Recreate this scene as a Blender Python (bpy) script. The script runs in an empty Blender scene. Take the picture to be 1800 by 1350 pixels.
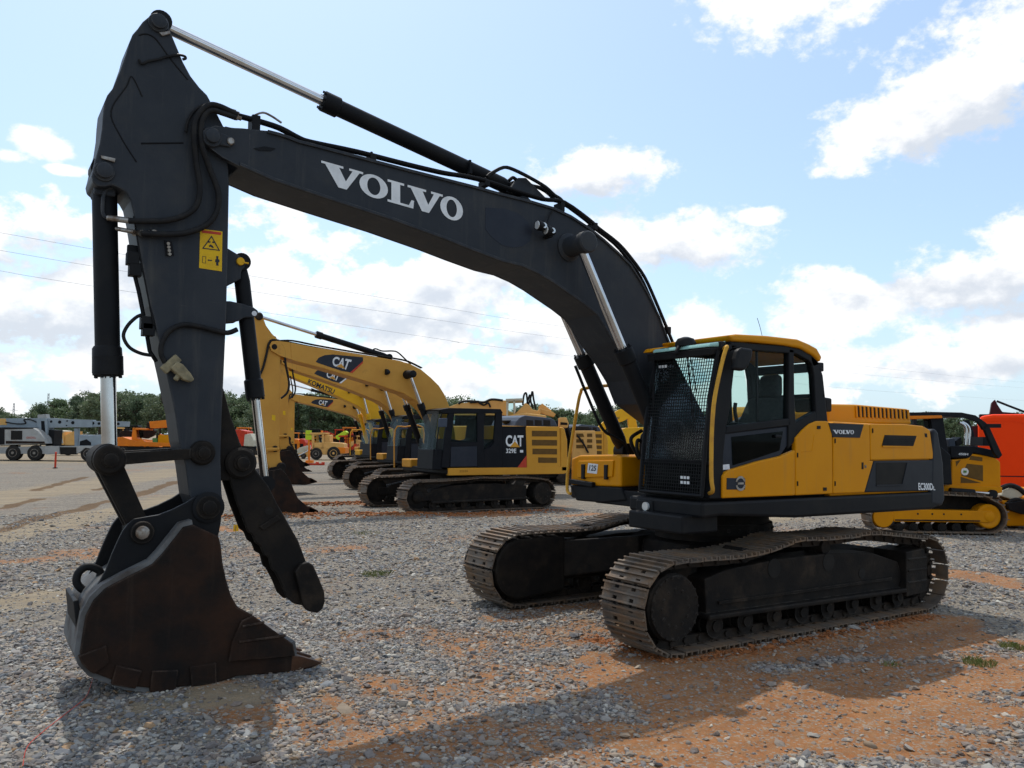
import bpy, bmesh, math, random
import numpy as np
from math import radians as R, sin, cos, pi
from mathutils import Vector, Matrix

scn = bpy.context.scene
col = scn.collection
random.seed(7)
rng = np.random.default_rng(7)

# ------------------------------------------------------------------ camera
CAM = np.array([7.6645, 7.2547, 2.0073])
YAW, PIT, ROL, FOC = -2.1502, .0649, .0118, 1459.21          # focal length in pixels of an 1800 px wide frame
fw = np.array([cos(YAW)*cos(PIT), sin(YAW)*cos(PIT), sin(PIT)])
r0 = np.array([sin(YAW), -cos(YAW), 0.0])
u0 = np.cross(r0, fw)
rt = r0*cos(ROL) + u0*sin(ROL)
up = np.cross(rt, fw)
cd = bpy.data.cameras.new('camera'); cam = bpy.data.objects.new('camera', cd); col.objects.link(cam)
cam.matrix_world = Matrix(((rt[0], up[0], -fw[0], CAM[0]), (rt[1], up[1], -fw[1], CAM[1]), (rt[2], up[2], -fw[2], CAM[2]), (0, 0, 0, 1)))
cd.sensor_width = 36; cd.lens = FOC/1800*36; cd.clip_start = .05; cd.clip_end = 8000
scn.camera = cam

# ------------------------------------------------------------------ render settings
scn.view_settings.view_transform = 'Standard'
scn.view_settings.look = 'None'
scn.view_settings.gamma = 1
scn.view_settings.exposure = EXPOSURE = 0.6
scn.render.engine = 'CYCLES'
scn.cycles.use_denoising = True
scn.cycles.max_bounces = 8
scn.cycles.transparent_max_bounces = 24

# ------------------------------------------------------------------ sun and sky
SUN_DIR = Vector((-.10, -.57, 1.0)).normalized()             # towards the sun
SUN_EL = math.asin(SUN_DIR.z); SUN_ROT = math.atan2(SUN_DIR.x, SUN_DIR.y)
sd = bpy.data.lights.new('sun', 'SUN'); sun = bpy.data.objects.new('sun', sd); col.objects.link(sun)
sd.energy = 2.05; sd.angle = R(.53); sd.color = (1, .95, .87)
sun.rotation_euler = SUN_DIR.to_track_quat('Z', 'Y').to_euler(); sun.location = (0, -20, 40)

def ray(U, V): return fw + rt*(U-900)/FOC + up*(675-V)/FOC
def G(U, V, z=0.0):
    d = ray(U, V); return CAM + d*(z-CAM[2])/d[2]
def azel(U, V):
    d = ray(U, V); d = d/np.linalg.norm(d); return math.atan2(d[1], d[0]), math.asin(d[2])

world = bpy.data.worlds.new('World'); scn.world = world; world.use_nodes = True
SKY_K = .13
def build_sky():
    nt = world.node_tree; N = nt.nodes; L = nt.links; N.clear()
    def nd(t, **k):
        n = N.new(t)
        for a, b in k.items(): setattr(n, a, b)
        return n
    def m(op, a, b=None, c=None, clamp=False):
        n = nd('ShaderNodeMath', operation=op, use_clamp=clamp)
        for i, x in enumerate((a, b, c)):
            if x is None: continue
            if isinstance(x, (int, float)): n.inputs[i].default_value = x
            else: L.new(x, n.inputs[i])
        return n.outputs[0]
    def ss(x, lo, hi):
        n = nd('ShaderNodeMapRange', interpolation_type='SMOOTHSTEP')
        L.new(x, n.inputs[0]); n.inputs[1].default_value = lo; n.inputs[2].default_value = hi
        return n.outputs[0]
    def mix(f, a, b):
        n = nd('ShaderNodeMix', data_type='RGBA')
        for i, x in ((0, f), (6, a), (7, b)):
            if isinstance(x, (int, float)): n.inputs[i].default_value = x
            elif isinstance(x, tuple): n.inputs[i].default_value = x + (1,)
            else: L.new(x, n.inputs[i])
        return n.outputs[2]
    tc = nd('ShaderNodeTexCoord'); vec = tc.outputs['Generated']
    sp = nd('ShaderNodeSeparateXYZ'); L.new(vec, sp.inputs[0])
    az = m('ARCTAN2', sp.outputs[1], sp.outputs[0]); el = m('ARCSINE', sp.outputs[2])
    sky = nd('ShaderNodeTexSky', sky_type='NISHITA'); sky.sun_disc = False
    sky.sun_elevation = SUN_EL; sky.sun_rotation = SUN_ROT
    sky.air_density = 1.0; sky.dust_density = 1.6; sky.ozone_density = 1.0; sky.altitude = 100
    def noise(scale, detail, rough, off=(0, 0, 0)):
        mp = nd('ShaderNodeMapping'); L.new(vec, mp.inputs[0]); mp.inputs[1].default_value = off
        mp.inputs[3].default_value = (1, 1, 1.5)
        n = nd('ShaderNodeTexNoise'); n.inputs['Scale'].default_value = scale; n.inputs['Detail'].default_value = detail
        n.inputs['Roughness'].default_value = rough; L.new(mp.outputs[0], n.inputs[0]); return n.outputs[0]
    n1 = noise(11, 9, .58); n2 = noise(5.0, 3, .5, (3, 1, 2)); n3 = noise(22, 7, .6, (7, 2, 5)); n4 = noise(48, 6, .65, (2, 9, 4))
    def field(blobs):
        out = None
        for (U, V, w, h) in blobs:
            a0, e0 = azel(U, V); sa = w/FOC; se = h/FOC
            da = m('MULTIPLY', m('SUBTRACT', az, a0), 1/sa); de = m('MULTIPLY', m('SUBTRACT', el, e0), 1/se)
            d = m('SUBTRACT', 1.0, m('SQRT', m('ADD', m('MULTIPLY', da, da), m('MULTIPLY', de, de))))
            out = d if out is None else m('MAXIMUM', out, d)
        return out
    white = [(1430, -40, 210, 90), (1550, 225, 115, 70), (1640, 175, 140, 95), (1750, 130, 140, 120), (1800, 70, 100, 70),
             (1035, 310, 112, 52), (1190, 430, 140, 60), (1090, 420, 85, 55), (1330, 382, 40, 15), (1500, 530, 160, 55), (1700, 500, 170, 66),
             (1760, 588, 160, 50), (1420, 575, 80, 40), (1790, 405, 70, 50), (1220, 570, 90, 48), (1690, 634, 180, 44), (1500, 645, 120, 34), (62, 250, 40, 24), (94, 262, 30, 18), (18, 276, 34, 12), (122, 300, 32, 9)]
    loose = [(90, 420, 150, 62), (150, 470, 120, 50), (60, 565, 170, 75), (60, 665, 200, 62), (190, 640, 120, 45), (500, 440, 130, 75), (590, 510, 180, 80),
             (800, 490, 130, 65), (760, 570, 190, 85), (930, 560, 120, 80), (560, 660, 260, 66), (830, 670, 240, 58), (1250, 690, 300, 46), (1080, 640, 130, 60)]
    grey = [(1770, 205, 150, 55), (1640, 255, 90, 26), (1040, 358, 100, 34), (90, 485, 150, 40), (60, 600, 160, 36), (790, 520, 80, 36), (690, 565, 120, 34),
            (1660, 512, 150, 26), (1760, 540, 130, 24), (1200, 462, 110, 24), (1740, 652, 160, 22), (560, 690, 260, 26), (900, 600, 110, 26), (240, 540, 70, 50)]
    hi = m('ADD', m('MULTIPLY', m('SUBTRACT', n3, .49), 1.5), m('MULTIPLY', m('SUBTRACT', n4, .5), .9))
    f = m('ADD', m('ADD', field(white), m('MULTIPLY', m('SUBTRACT', n1, .49), 2.3)), hi)
    fl = m('ADD', m('ADD', field(loose), m('MULTIPLY', m('SUBTRACT', n1, .505), 4.2)), m('MULTIPLY', hi, 1.3))
    dens = m('MAXIMUM', ss(f, -.06, .50), m('MULTIPLY', ss(fl, -.02, .50), .96))
    # loose cumulus over the rest of the sky, out of the framed part
    ax, ay = math.cos(YAW), math.sin(YAW)
    front = m('ADD', m('MULTIPLY', sp.outputs[0], ax), m('MULTIPLY', sp.outputs[1], ay))
    away = ss(front, .80, .55)
    gen = m('MULTIPLY', m('MULTIPLY', ss(n2, .50, .62), away), ss(el, .0, .1))
    dens = m('MAXIMUM', dens, gen)
    n1b = noise(11, 9, .58, (0, 0, .035))                         # is there more cloud just above?
    g = ss(m('ADD', m('MULTIPLY', field(grey), .75), m('MULTIPLY', m('SUBTRACT', n1b, n1), 3.6)), -.40, .70)
    ccol = mix(g, tuple(v/SKY_K for v in CLOUD), tuple(v/SKY_K for v in CLOUD_G))
    hz = ss(el, .20, .0)                                          # milky air low over the horizon
    sk = mix(.0, sky.outputs[0], (0, 0, 0))
    tint = nd('ShaderNodeMix', data_type='RGBA', blend_type='MULTIPLY'); tint.inputs[0].default_value = 1
    L.new(sky.outputs[0], tint.inputs[6]); tint.inputs[7].default_value = SKY_TINT + (1,)
    base = mix(m('ADD', m('MULTIPLY', hz, .35), .35), tint.outputs[2], tuple(v/SKY_K for v in HAZEC))
    fin = mix(m('MULTIPLY', dens, .97), base, ccol)
    bg = nd('ShaderNodeBackground'); bg.inputs[1].default_value = SKY_K; L.new(fin, bg.inputs[0])
    out = nd('ShaderNodeOutputWorld'); L.new(bg.outputs[0], out.inputs[0])
CLOUD = (.74, .74, .74); CLOUD_G = (.475, .51, .565); HAZEC = (.44, .57, .67); SKY_TINT = (.82, .90, .98)
build_sky()

# ------------------------------------------------------------------ materials
def mat(name, c1, c2=None, rough=.5, metal=0.0, scale=6.0, lo=.4, hi=.65, bump=0.0, bscale=60, detail=6, spec=.12, c3=None, s3=1.5, lo3=.55, hi3=.7, rough2=None, coat=0, streak=None, wear=None):
    """paint, steel, rubber ...: colour c1 worn or soiled with patches of c2 and broader stains c3"""
    m = bpy.data.materials.new(name); m.use_nodes = True; nt = m.node_tree; N, L = nt.nodes, nt.links
    b = N['Principled BSDF']; b.inputs['Roughness'].default_value = rough; b.inputs['Metallic'].default_value = metal
    b.inputs['Specular IOR Level'].default_value = spec; b.inputs['Coat Weight'].default_value = coat
    b.inputs['Base Color'].default_value = tuple(c1) + (1,)
    tc = N.new('ShaderNodeTexCoord')
    def nz(sc, det, ro=.6):
        n = N.new('ShaderNodeTexNoise'); n.inputs['Scale'].default_value = sc; n.inputs['Detail'].default_value = det; n.inputs['Roughness'].default_value = ro
        L.new(tc.outputs['Object'], n.inputs[0]); return n.outputs[0]
    def ramp(x, a, c):
        n = N.new('ShaderNodeMapRange'); L.new(x, n.inputs[0]); n.inputs[1].default_value = a; n.inputs[2].default_value = c; return n.outputs[0]
    cur = None
    if c2 is not None:
        f = ramp(nz(scale, detail), lo, hi); mx = N.new('ShaderNodeMix'); mx.data_type = 'RGBA'; L.new(f, mx.inputs[0])
        mx.inputs[6].default_value = tuple(c1) + (1,); mx.inputs[7].default_value = tuple(c2) + (1,); cur = mx.outputs[2]
        if rough2 is not None:
            mr = N.new('ShaderNodeMapRange'); L.new(f, mr.inputs[0]); mr.inputs[3].default_value = rough; mr.inputs[4].default_value = rough2
            L.new(mr.outputs[0], b.inputs['Roughness'])
    if c3 is not None:
        f = ramp(nz(s3, 8, .65), lo3, hi3); mx = N.new('ShaderNodeMix'); mx.data_type = 'RGBA'; L.new(f, mx.inputs[0])
        if cur is None: mx.inputs[6].default_value = tuple(c1) + (1,)
        else: L.new(cur, mx.inputs[6])
        mx.inputs[7].default_value = tuple(c3) + (1,); cur = mx.outputs[2]
    if streak is not None:                                           # rain and dust runs, and fine scratches
        mp = N.new('ShaderNodeMapping'); L.new(tc.outputs['Object'], mp.inputs[0]); mp.inputs[3].default_value = (9, 9, .7)
        n = N.new('ShaderNodeTexNoise'); n.inputs['Scale'].default_value = 1.0; n.inputs['Detail'].default_value = 7; n.inputs['Roughness'].default_value = .7; L.new(mp.outputs[0], n.inputs[0])
        f1 = ramp(n.outputs[0], .54, .80); mp2 = N.new('ShaderNodeMapping'); L.new(tc.outputs['Object'], mp2.inputs[0]); mp2.inputs[2].default_value = (.3, .5, .7); mp2.inputs[3].default_value = (2, 40, 60)
        n2 = N.new('ShaderNodeTexNoise'); n2.inputs['Scale'].default_value = 1.5; n2.inputs['Detail'].default_value = 3; L.new(mp2.outputs[0], n2.inputs[0]); f2 = ramp(n2.outputs[0], .68, .74)
        a1 = N.new('ShaderNodeMath'); a1.operation = 'MULTIPLY_ADD'; a1.use_clamp = True; L.new(f2, a1.inputs[0]); a1.inputs[1].default_value = .35; L.new(f1, a1.inputs[2])
        a2 = N.new('ShaderNodeMath'); a2.operation = 'MULTIPLY'; L.new(a1.outputs[0], a2.inputs[0]); a2.inputs[1].default_value = .65
        mx = N.new('ShaderNodeMix'); mx.data_type = 'RGBA'; L.new(a2.outputs[0], mx.inputs[0]); L.new(cur, mx.inputs[6]); mx.inputs[7].default_value = tuple(streak) + (1,); cur = mx.outputs[2]
    if wear is not None:                                             # paint rubbed off along the edges
        bv = N.new('ShaderNodeBevel'); bv.samples = 4; bv.inputs[0].default_value = .016; ge = N.new('ShaderNodeNewGeometry'); dt = N.new('ShaderNodeVectorMath'); dt.operation = 'DOT_PRODUCT'
        L.new(bv.outputs[0], dt.inputs[0]); L.new(ge.outputs['Normal'], dt.inputs[1]); e1 = ramp(dt.outputs['Value'], .985, .86)
        e2 = N.new('ShaderNodeMath'); e2.operation = 'MULTIPLY'; L.new(e1, e2.inputs[0]); L.new(ramp(nz(7, 6, .7), .42, .62), e2.inputs[1])
        mx = N.new('ShaderNodeMix'); mx.data_type = 'RGBA'; L.new(e2.outputs[0], mx.inputs[0]); L.new(cur, mx.inputs[6]); mx.inputs[7].default_value = tuple(wear) + (1,); cur = mx.outputs[2]
    if cur is not None: L.new(cur, b.inputs['Base Color'])
    if bump:
        bp = N.new('ShaderNodeBump'); bp.inputs['Strength'].default_value = bump; bp.inputs['Distance'].default_value = .02
        L.new(nz(bscale, 4), bp.inputs['Height']); L.new(bp.outputs[0], b.inputs['Normal'])
    return m

def glass(name, tint, refl=.08):
    m = bpy.data.materials.new(name); m.use_nodes = True; nt = m.node_tree; N, L = nt.nodes, nt.links; N.clear()
    tr = N.new('ShaderNodeBsdfTransparent'); tr.inputs[0].default_value = tint + (1,)
    gl = N.new('ShaderNodeBsdfGlossy'); gl.inputs['Roughness'].default_value = .03
    lw = N.new('ShaderNodeLayerWeight'); pw = N.new('ShaderNodeMath'); pw.operation = 'POWER'; L.new(lw.outputs['Facing'], pw.inputs[0]); pw.inputs[1].default_value = 5; fr = N.new('ShaderNodeMath'); fr.operation = 'MULTIPLY'; L.new(pw.outputs[0], fr.inputs[0]); fr.inputs[1].default_value = .45
    tc = N.new('ShaderNodeTexCoord'); n = N.new('ShaderNodeTexNoise'); n.inputs['Scale'].default_value = 3; L.new(tc.outputs['Object'], n.inputs[0])
    ad = N.new('ShaderNodeMath'); ad.operation = 'MULTIPLY_ADD'; L.new(n.outputs[0], ad.inputs[0]); ad.inputs[1].default_value = refl; L.new(fr.outputs[0], ad.inputs[2])
    mx = N.new('ShaderNodeMixShader'); L.new(ad.outputs[0], mx.inputs[0]); L.new(tr.outputs[0], mx.inputs[1]); L.new(gl.outputs[0], mx.inputs[2])
    o = N.new('ShaderNodeOutputMaterial'); L.new(mx.outputs[0], o.inputs[0]); return m

M = {}
M['boom'] = mat('boom_paint', (.0275, .0315, .038), (.037, .041, .047), .5, 0, 2.2, .4, .7, .05, 90, c3=(.060, .056, .049), s3=1.3, lo3=.54, hi3=.85, streak=(.075, .072, .066), wear=(.12, .115, .11))
M['dark'] = mat('dark_paint', (.009, .0095, .011), (.015, .0145, .014), .55, 0, 3, .45, .7, .05, 90)
M['black'] = mat('black_plastic', (.010, .0105, .012), (.016, .0155, .015), .5, 0, 8, .45, .7)
M['rubber'] = mat('hose_rubber', (.012, .012, .013), (.022, .020, .018), .55, 0, 14)
M['dirty'] = mat('soiled_steel', (.012, .0105, .0095), (.026, .020, .015), .7, .1, 4, .42, .7, .25, 40, c3=(.060, .042, .028), s3=2.2, lo3=.56, hi3=.8, wear=(.07, .06, .05))
M['yellow'] = mat('yellow_paint', (.63, .250, .001), (.59, .228, .001), .4, 0, 2, .4, .7, c3=(.42, .16, .02), s3=2.6, lo3=.66, hi3=.88, streak=(.40, .19, .05))
M['rail'] = mat('rail_paint', (.62, .33, .04), (.42, .20, .04), .45, 0, 9, .45, .8)
M['chrome'] = mat('chromed_rod', (.62, .62, .63), (.50, .49, .48), .16, 1.0, 3)
M['steel'] = mat('bare_steel', (.34, .32, .29), (.16, .12, .09), .4, .8, 10, .45, .6)
M['rust'] = mat('rusty_bucket_steel', (.013, .010, .0085), (.038, .018, .0105), .65, .1, 2.6, .38, .68, .22, 30, streak=(.05, .032, .022), wear=(.14, .10, .075), c3=(.010, .0095, .0095), s3=1.4, lo3=.5, hi3=.68)
M['teeth'] = mat('worn_tooth_steel', (.10, .050, .030), (.06, .04, .03), .5, .5, 6, .4, .7, .2, 40)
M['shoe'] = mat('track_shoe_steel', (.155, .125, .098), (.20, .125, .072), .55, .3, 5, .42, .66, .2, 50, c3=(.075, .062, .054), s3=3, lo3=.5, hi3=.7, rough2=.7)
M['shoein'] = mat('track_link_steel', (.030, .025, .021), (.055, .040, .030), .7, .2, 6, .42, .66, .2, 50)
M['white'] = mat('white_decal', (.74, .75, .75), (.64, .65, .65), .4, 0, 12)
M['decaldark'] = mat('dark_decal', (.022, .026, .036), (.028, .032, .042), .3, 0, 4)
M['warn'] = mat('warning_yellow', (.72, .44, .015), (.62, .37, .02), .4, 0, 12)
M['red'] = mat('decal_red', (.50, .06, .03), (.44, .05, .03), .4, 0, 12)
M['seat'] = mat('seat_cloth', (.035, .036, .038), (.05, .05, .05), .9, 0, 30)
M['shell'] = mat('worn_shell_plate', (.15, .15, .148), (.05, .042, .036), .6, .1, 3, .45, .70, .2, 30, c3=(.05, .028, .018), s3=1.6, lo3=.52, hi3=.72)
M['glass'] = glass('tinted_cab_glass', (.82, .90, .89), .008)
M['screen'] = glass('windscreen_glass', (.80, .89, .88), .07)
M['visor'] = mat('green_visor', (.28, .50, .46), (.33, .55, .50), .2, 0, 3)
M['darkglass'] = glass('dark_door_glass', (.42, .46, .44), .012)
M['vent'] = mat('vent_black', (.014, .013, .012), (.02, .018, .016), .6)
M['grey'] = mat('grey_plastic', (.020, .0225, .028), (.025, .028, .033), .45, 0, 5)
M['lamp'] = mat('lamp_lens', (.75, .76, .74), (.6, .6, .58), .12, .4, 8)
M['paper'] = mat('paper', (.72, .73, .74), (.58, .60, .63), .6, 0, 18)
M['tan'] = mat('dry_mud', (.30, .25, .15), (.16, .14, .09), .8, 0, 14, .4, .7, .3, 60)
M['tag'] = mat('yellow_tag', (.75, .42, .02), (.65, .35, .02), .5)
# ------------------------------------------------------------------ mesh helpers
class Fr:
    """local frame of one thing: s along its heading, t to its left, z up; side() carries an outline seen in the photograph onto the plane t = const"""
    def __init__(self, o=(0, 0, 0), yaw=0.0):
        self.o = np.array([o[0], o[1], o[2] if len(o) > 2 else 0.0]); self.yaw = yaw
        self.e = np.array([cos(yaw), sin(yaw), 0]); self.n = np.array([-sin(yaw), cos(yaw), 0])
    def pt(self, U, V, t):
        d = ray(U, V); c = CAM - self.o; k = (t - c@self.n)/(d@self.n); p = c + d*k
        return (float(p@self.e), float(p[2]))
    def side(self, pts, t): return [self.pt(u, v, t) for u, v in pts]
    def p3(self, U, V, t):
        s, z = self.pt(U, V, t); return Vector((s, t, z))
    def xpt(self, U, V, s):
        d = ray(U, V); c = CAM - self.o; k = (s - c@self.e)/(d@self.e); p = c + d*k
        return Vector((s, float(p@self.n), float(p[2])))
def Zm(x0, y0, k, pts): return [(x0+x*k, y0+y*k) for x, y in pts]

class MB:
    def __init__(self): self.v = []; self.f = []; self.sm = []
    def add(self, vs, fs, smooth=False):
        o = len(self.v); self.v += [tuple(p) for p in vs]; self.f += [tuple(i+o for i in f) for f in fs]; self.sm += [smooth]*len(fs); return self
    def prism(self, poly, t0, t1, poly2=None):
        n = len(poly); q = poly2 or poly
        vs = [(s, t0, z) for s, z in poly] + [(s, t1, z) for s, z in q]
        fs = [tuple(range(n)), tuple(range(n, 2*n))] + [(i, (i+1) % n, n+(i+1) % n, n+i) for i in range(n)]
        return self.add(vs, fs)
    def band(self, poly, t0, t1, th=.02):
        """open curved sheet along a profile"""
        a = [Vector((s, z)) for s, z in poly]; n = len(a); off = []
        for i in range(n):
            d = (a[min(i+1, n-1)] - a[max(i-1, 0)]).normalized(); off.append(a[i] + Vector((-d.y, d.x))*th)
        return self.prism([tuple(p) for p in a] + [tuple(p) for p in reversed(off)], t0, t1)
    def box(self, c, sz, rz=0, ry=0, rx=0):
        m = Matrix.Rotation(rz, 3, 'Z') @ Matrix.Rotation(ry, 3, 'Y') @ Matrix.Rotation(rx, 3, 'X')
        vs = [Vector(c) + m @ Vector((x*sz[0]/2, y*sz[1]/2, z*sz[2]/2)) for x in (-1, 1) for y in (-1, 1) for z in (-1, 1)]
        return self.add(vs, [(0, 1, 3, 2), (4, 6, 7, 5), (0, 4, 5, 1), (2, 3, 7, 6), (0, 2, 6, 4), (1, 5, 7, 3)])
    def cyl(self, p0, p1, r, r1=None, n=20, cap=True):
        p0, p1 = Vector(p0), Vector(p1); r1 = r if r1 is None else r1; d = (p1-p0).normalized()
        a = d.orthogonal().normalized(); b = d.cross(a); vs = []
        for p, q in ((p0, r), (p1, r1)):
            vs += [p + (a*cos(2*pi*i/n) + b*sin(2*pi*i/n))*q for i in range(n)]
        self.add(vs, [(i, (i+1) % n, n+(i+1) % n, n+i) for i in range(n)], True)
        if cap: self.add(vs, [tuple(range(n)), tuple(range(n, 2*n))])
        return self
    def lathe(self, p0, p1, prof, n=24):
        """prof: (distance along the axis, radius)"""
        p0, p1 = Vector(p0), Vector(p1); d = (p1-p0).normalized(); a = d.orthogonal().normalized(); b = d.cross(a); vs = []
        for h, q in prof: vs += [p0 + d*h + (a*cos(2*pi*i/n) + b*sin(2*pi*i/n))*q for i in range(n)]
        k = len(prof); self.add(vs, [(j*n+i, j*n+(i+1) % n, (j+1)*n+(i+1) % n, (j+1)*n+i) for j in range(k-1) for i in range(n)], True)
        return self.add(vs, [tuple(range(n)), tuple(range((k-1)*n, k*n))])
    def tube(self, pts, r, n=8, sub=5, curve=True):
        P = [Vector(p) for p in pts]
        if curve and len(P) > 2:
            Q = []
            for i in range(len(P)-1):
                a, b, c, d = P[max(i-1, 0)], P[i], P[i+1], P[min(i+2, len(P)-1)]
                for j in range(sub):
                    t = j/sub; Q.append(.5*((2*b) + (c-a)*t + (2*a-5*b+4*c-d)*t*t + (3*b-a-3*c+d)*t**3))
            P = Q + [P[-1]]
        vs = []; nx = None
        for i, p in enumerate(P):
            d = (P[min(i+1, len(P)-1)] - P[max(i-1, 0)]).normalized()
            nx = d.orthogonal().normalized() if nx is None else (nx - d*nx.dot(d)).normalized()
            b = d.cross(nx); vs += [p + (nx*cos(2*pi*k/n) + b*sin(2*pi*k/n))*r for k in range(n)]
        k = len(P); self.add(vs, [(j*n+i, j*n+(i+1) % n, (j+1)*n+(i+1) % n, (j+1)*n+i) for j in range(k-1) for i in range(n)], True)
        return self.add(vs, [tuple(range(n)), tuple(range((k-1)*n, k*n))])
    def quad(self, a, b, c, d): return self.add([a, b, c, d], [(0, 1, 2, 3)])
    def build(self, name, m, parent=None, bevel=0, seg=2, recalc=True):
        me = bpy.data.meshes.new(name); me.from_pydata(self.v, [], self.f)
        me.polygons.foreach_set('use_smooth', self.sm)
        if recalc:
            bm = bmesh.new(); bm.from_mesh(me); bmesh.ops.remove_doubles(bm, verts=bm.verts, dist=1e-5); bmesh.ops.recalc_face_normals(bm, faces=bm.faces); bm.to_mesh(me); bm.free()
        if any(self.sm): me.set_sharp_from_angle(angle=R(38))
        me.materials.append(M[m] if isinstance(m, str) else m)
        o = bpy.data.objects.new(name, me); col.objects.link(o)
        if parent is not None: o.parent = parent
        if bevel:
            b = o.modifiers.new('bevel', 'BEVEL'); b.width = bevel; b.segments = seg; b.limit_method = 'ANGLE'; b.angle_limit = R(28); b.use_clamp_overlap = True
        return o

def tubes(name, m, parent, specs, n=8, sub=5):
    for pts, r in specs: MB().tube(pts, r, n, sub).build(name, m, parent)
def thing(name, label, cat, fr=None, group=None, loc=None, rz=0):
    o = bpy.data.objects.new(name, None); col.objects.link(o); o.empty_display_size = .3
    if fr is not None: o.location = fr.o; o.rotation_euler = (0, 0, fr.yaw)
    if loc is not None: o.location = loc; o.rotation_euler = (0, 0, rz)
    return tag(o, label, cat, group)
def tag(o, label=None, cat=None, group=None, kind=None):
    for k, v in (('label', label), ('category', cat), ('group', group), ('kind', kind)):
        if v: o[k] = v
    return o
def copy_tree(o, parent=None):
    c = o.copy(); col.objects.link(c)
    if parent is not None: c.parent = parent
    for ch in list(o.children): copy_tree(ch, c)
    return c

def font_mesh(txt, bold=.0, spacing=1.0):
    cu = bpy.data.curves.new('lettering', 'FONT'); cu.body = txt; cu.offset = bold; cu.space_character = spacing; cu.resolution_u = 4
    o = bpy.data.objects.new('lettering', cu); col.objects.link(o)
    dg = bpy.context.evaluated_depsgraph_get(); me = bpy.data.meshes.new_from_object(o.evaluated_get(dg))
    col.objects.unlink(o); bpy.data.objects.remove(o); bpy.data.curves.remove(cu)
    vs = [(v.co.x, v.co.y) for v in me.vertices]; fs = [tuple(p.vertices) for p in me.polygons]; bpy.data.meshes.remove(me)
    x0 = min(p[0] for p in vs); x1 = max(p[0] for p in vs); y0 = min(p[1] for p in vs); y1 = max(p[1] for p in vs)
    return [((x-x0)/(x1-x0), (y-y0)/(y1-y0)) for x, y in vs], fs
def on_quad(vs, TL, TR, BL, BR):
    TL, TR, BL, BR = (Vector(p) for p in (TL, TR, BL, BR))
    return [(BL*(1-x)+BR*x)*(1-y) + (TL*(1-x)+TR*x)*y for x, y in vs]
def lettering(name, txt, quad, m, parent, bold=.0, spacing=1.0):
    vs, fs = font_mesh(txt, bold, spacing)
    mb = MB(); mb.add(on_quad(vs, *quad), fs); return mb.build(name, m, parent, recalc=False)
def slab_letters(name, quad, m, parent):
    """V O L V O in a wide slab-serif face"""
    mb = MB()
    def put(poly, x0, x1): mb.add(on_quad([(x0+x*(x1-x0), y) for x, y in poly], *quad), [tuple(range(len(poly)))])
    V = [(0, 1), (.52, 1), (.52, .90), (.42, .90), (.58, .36), (.74, .90), (.66, .90), (.66, 1), (1, 1), (1, .90), (.91, .90), (.60, 0), (.40, 0), (.09, .90), (0, .90)]
    Lp = [(0, 1), (.62, 1), (.62, .90), (.47, .90), (.47, .10), (.80, .10), (.90, .36), (1, .36), (.97, 0), (0, 0), (0, .10), (.14, .10), (.14, .90), (0, .90)]
    def O(x0, x1):
        n = 28; vs = []
        for i in range(n):
            a = 2*pi*i/n; vs.append((x0+(x1-x0)*(.5+.5*cos(a)), .5+.52*sin(a)))
        for i in range(n):
            a = 2*pi*i/n; vs.append((x0+(x1-x0)*(.5+.23*cos(a)), .5+.39*sin(a)))
        mb.add(on_quad(vs, *quad), [(i, (i+1) % n, n+(i+1) % n, n+i) for i in range(n)])
    put(V, .0, .275); O(.25, .445); put(Lp, .443, .632); put(V, .585, .845); O(.826, 1.0)
    return mb.build(name, m, parent, recalc=False)

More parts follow.
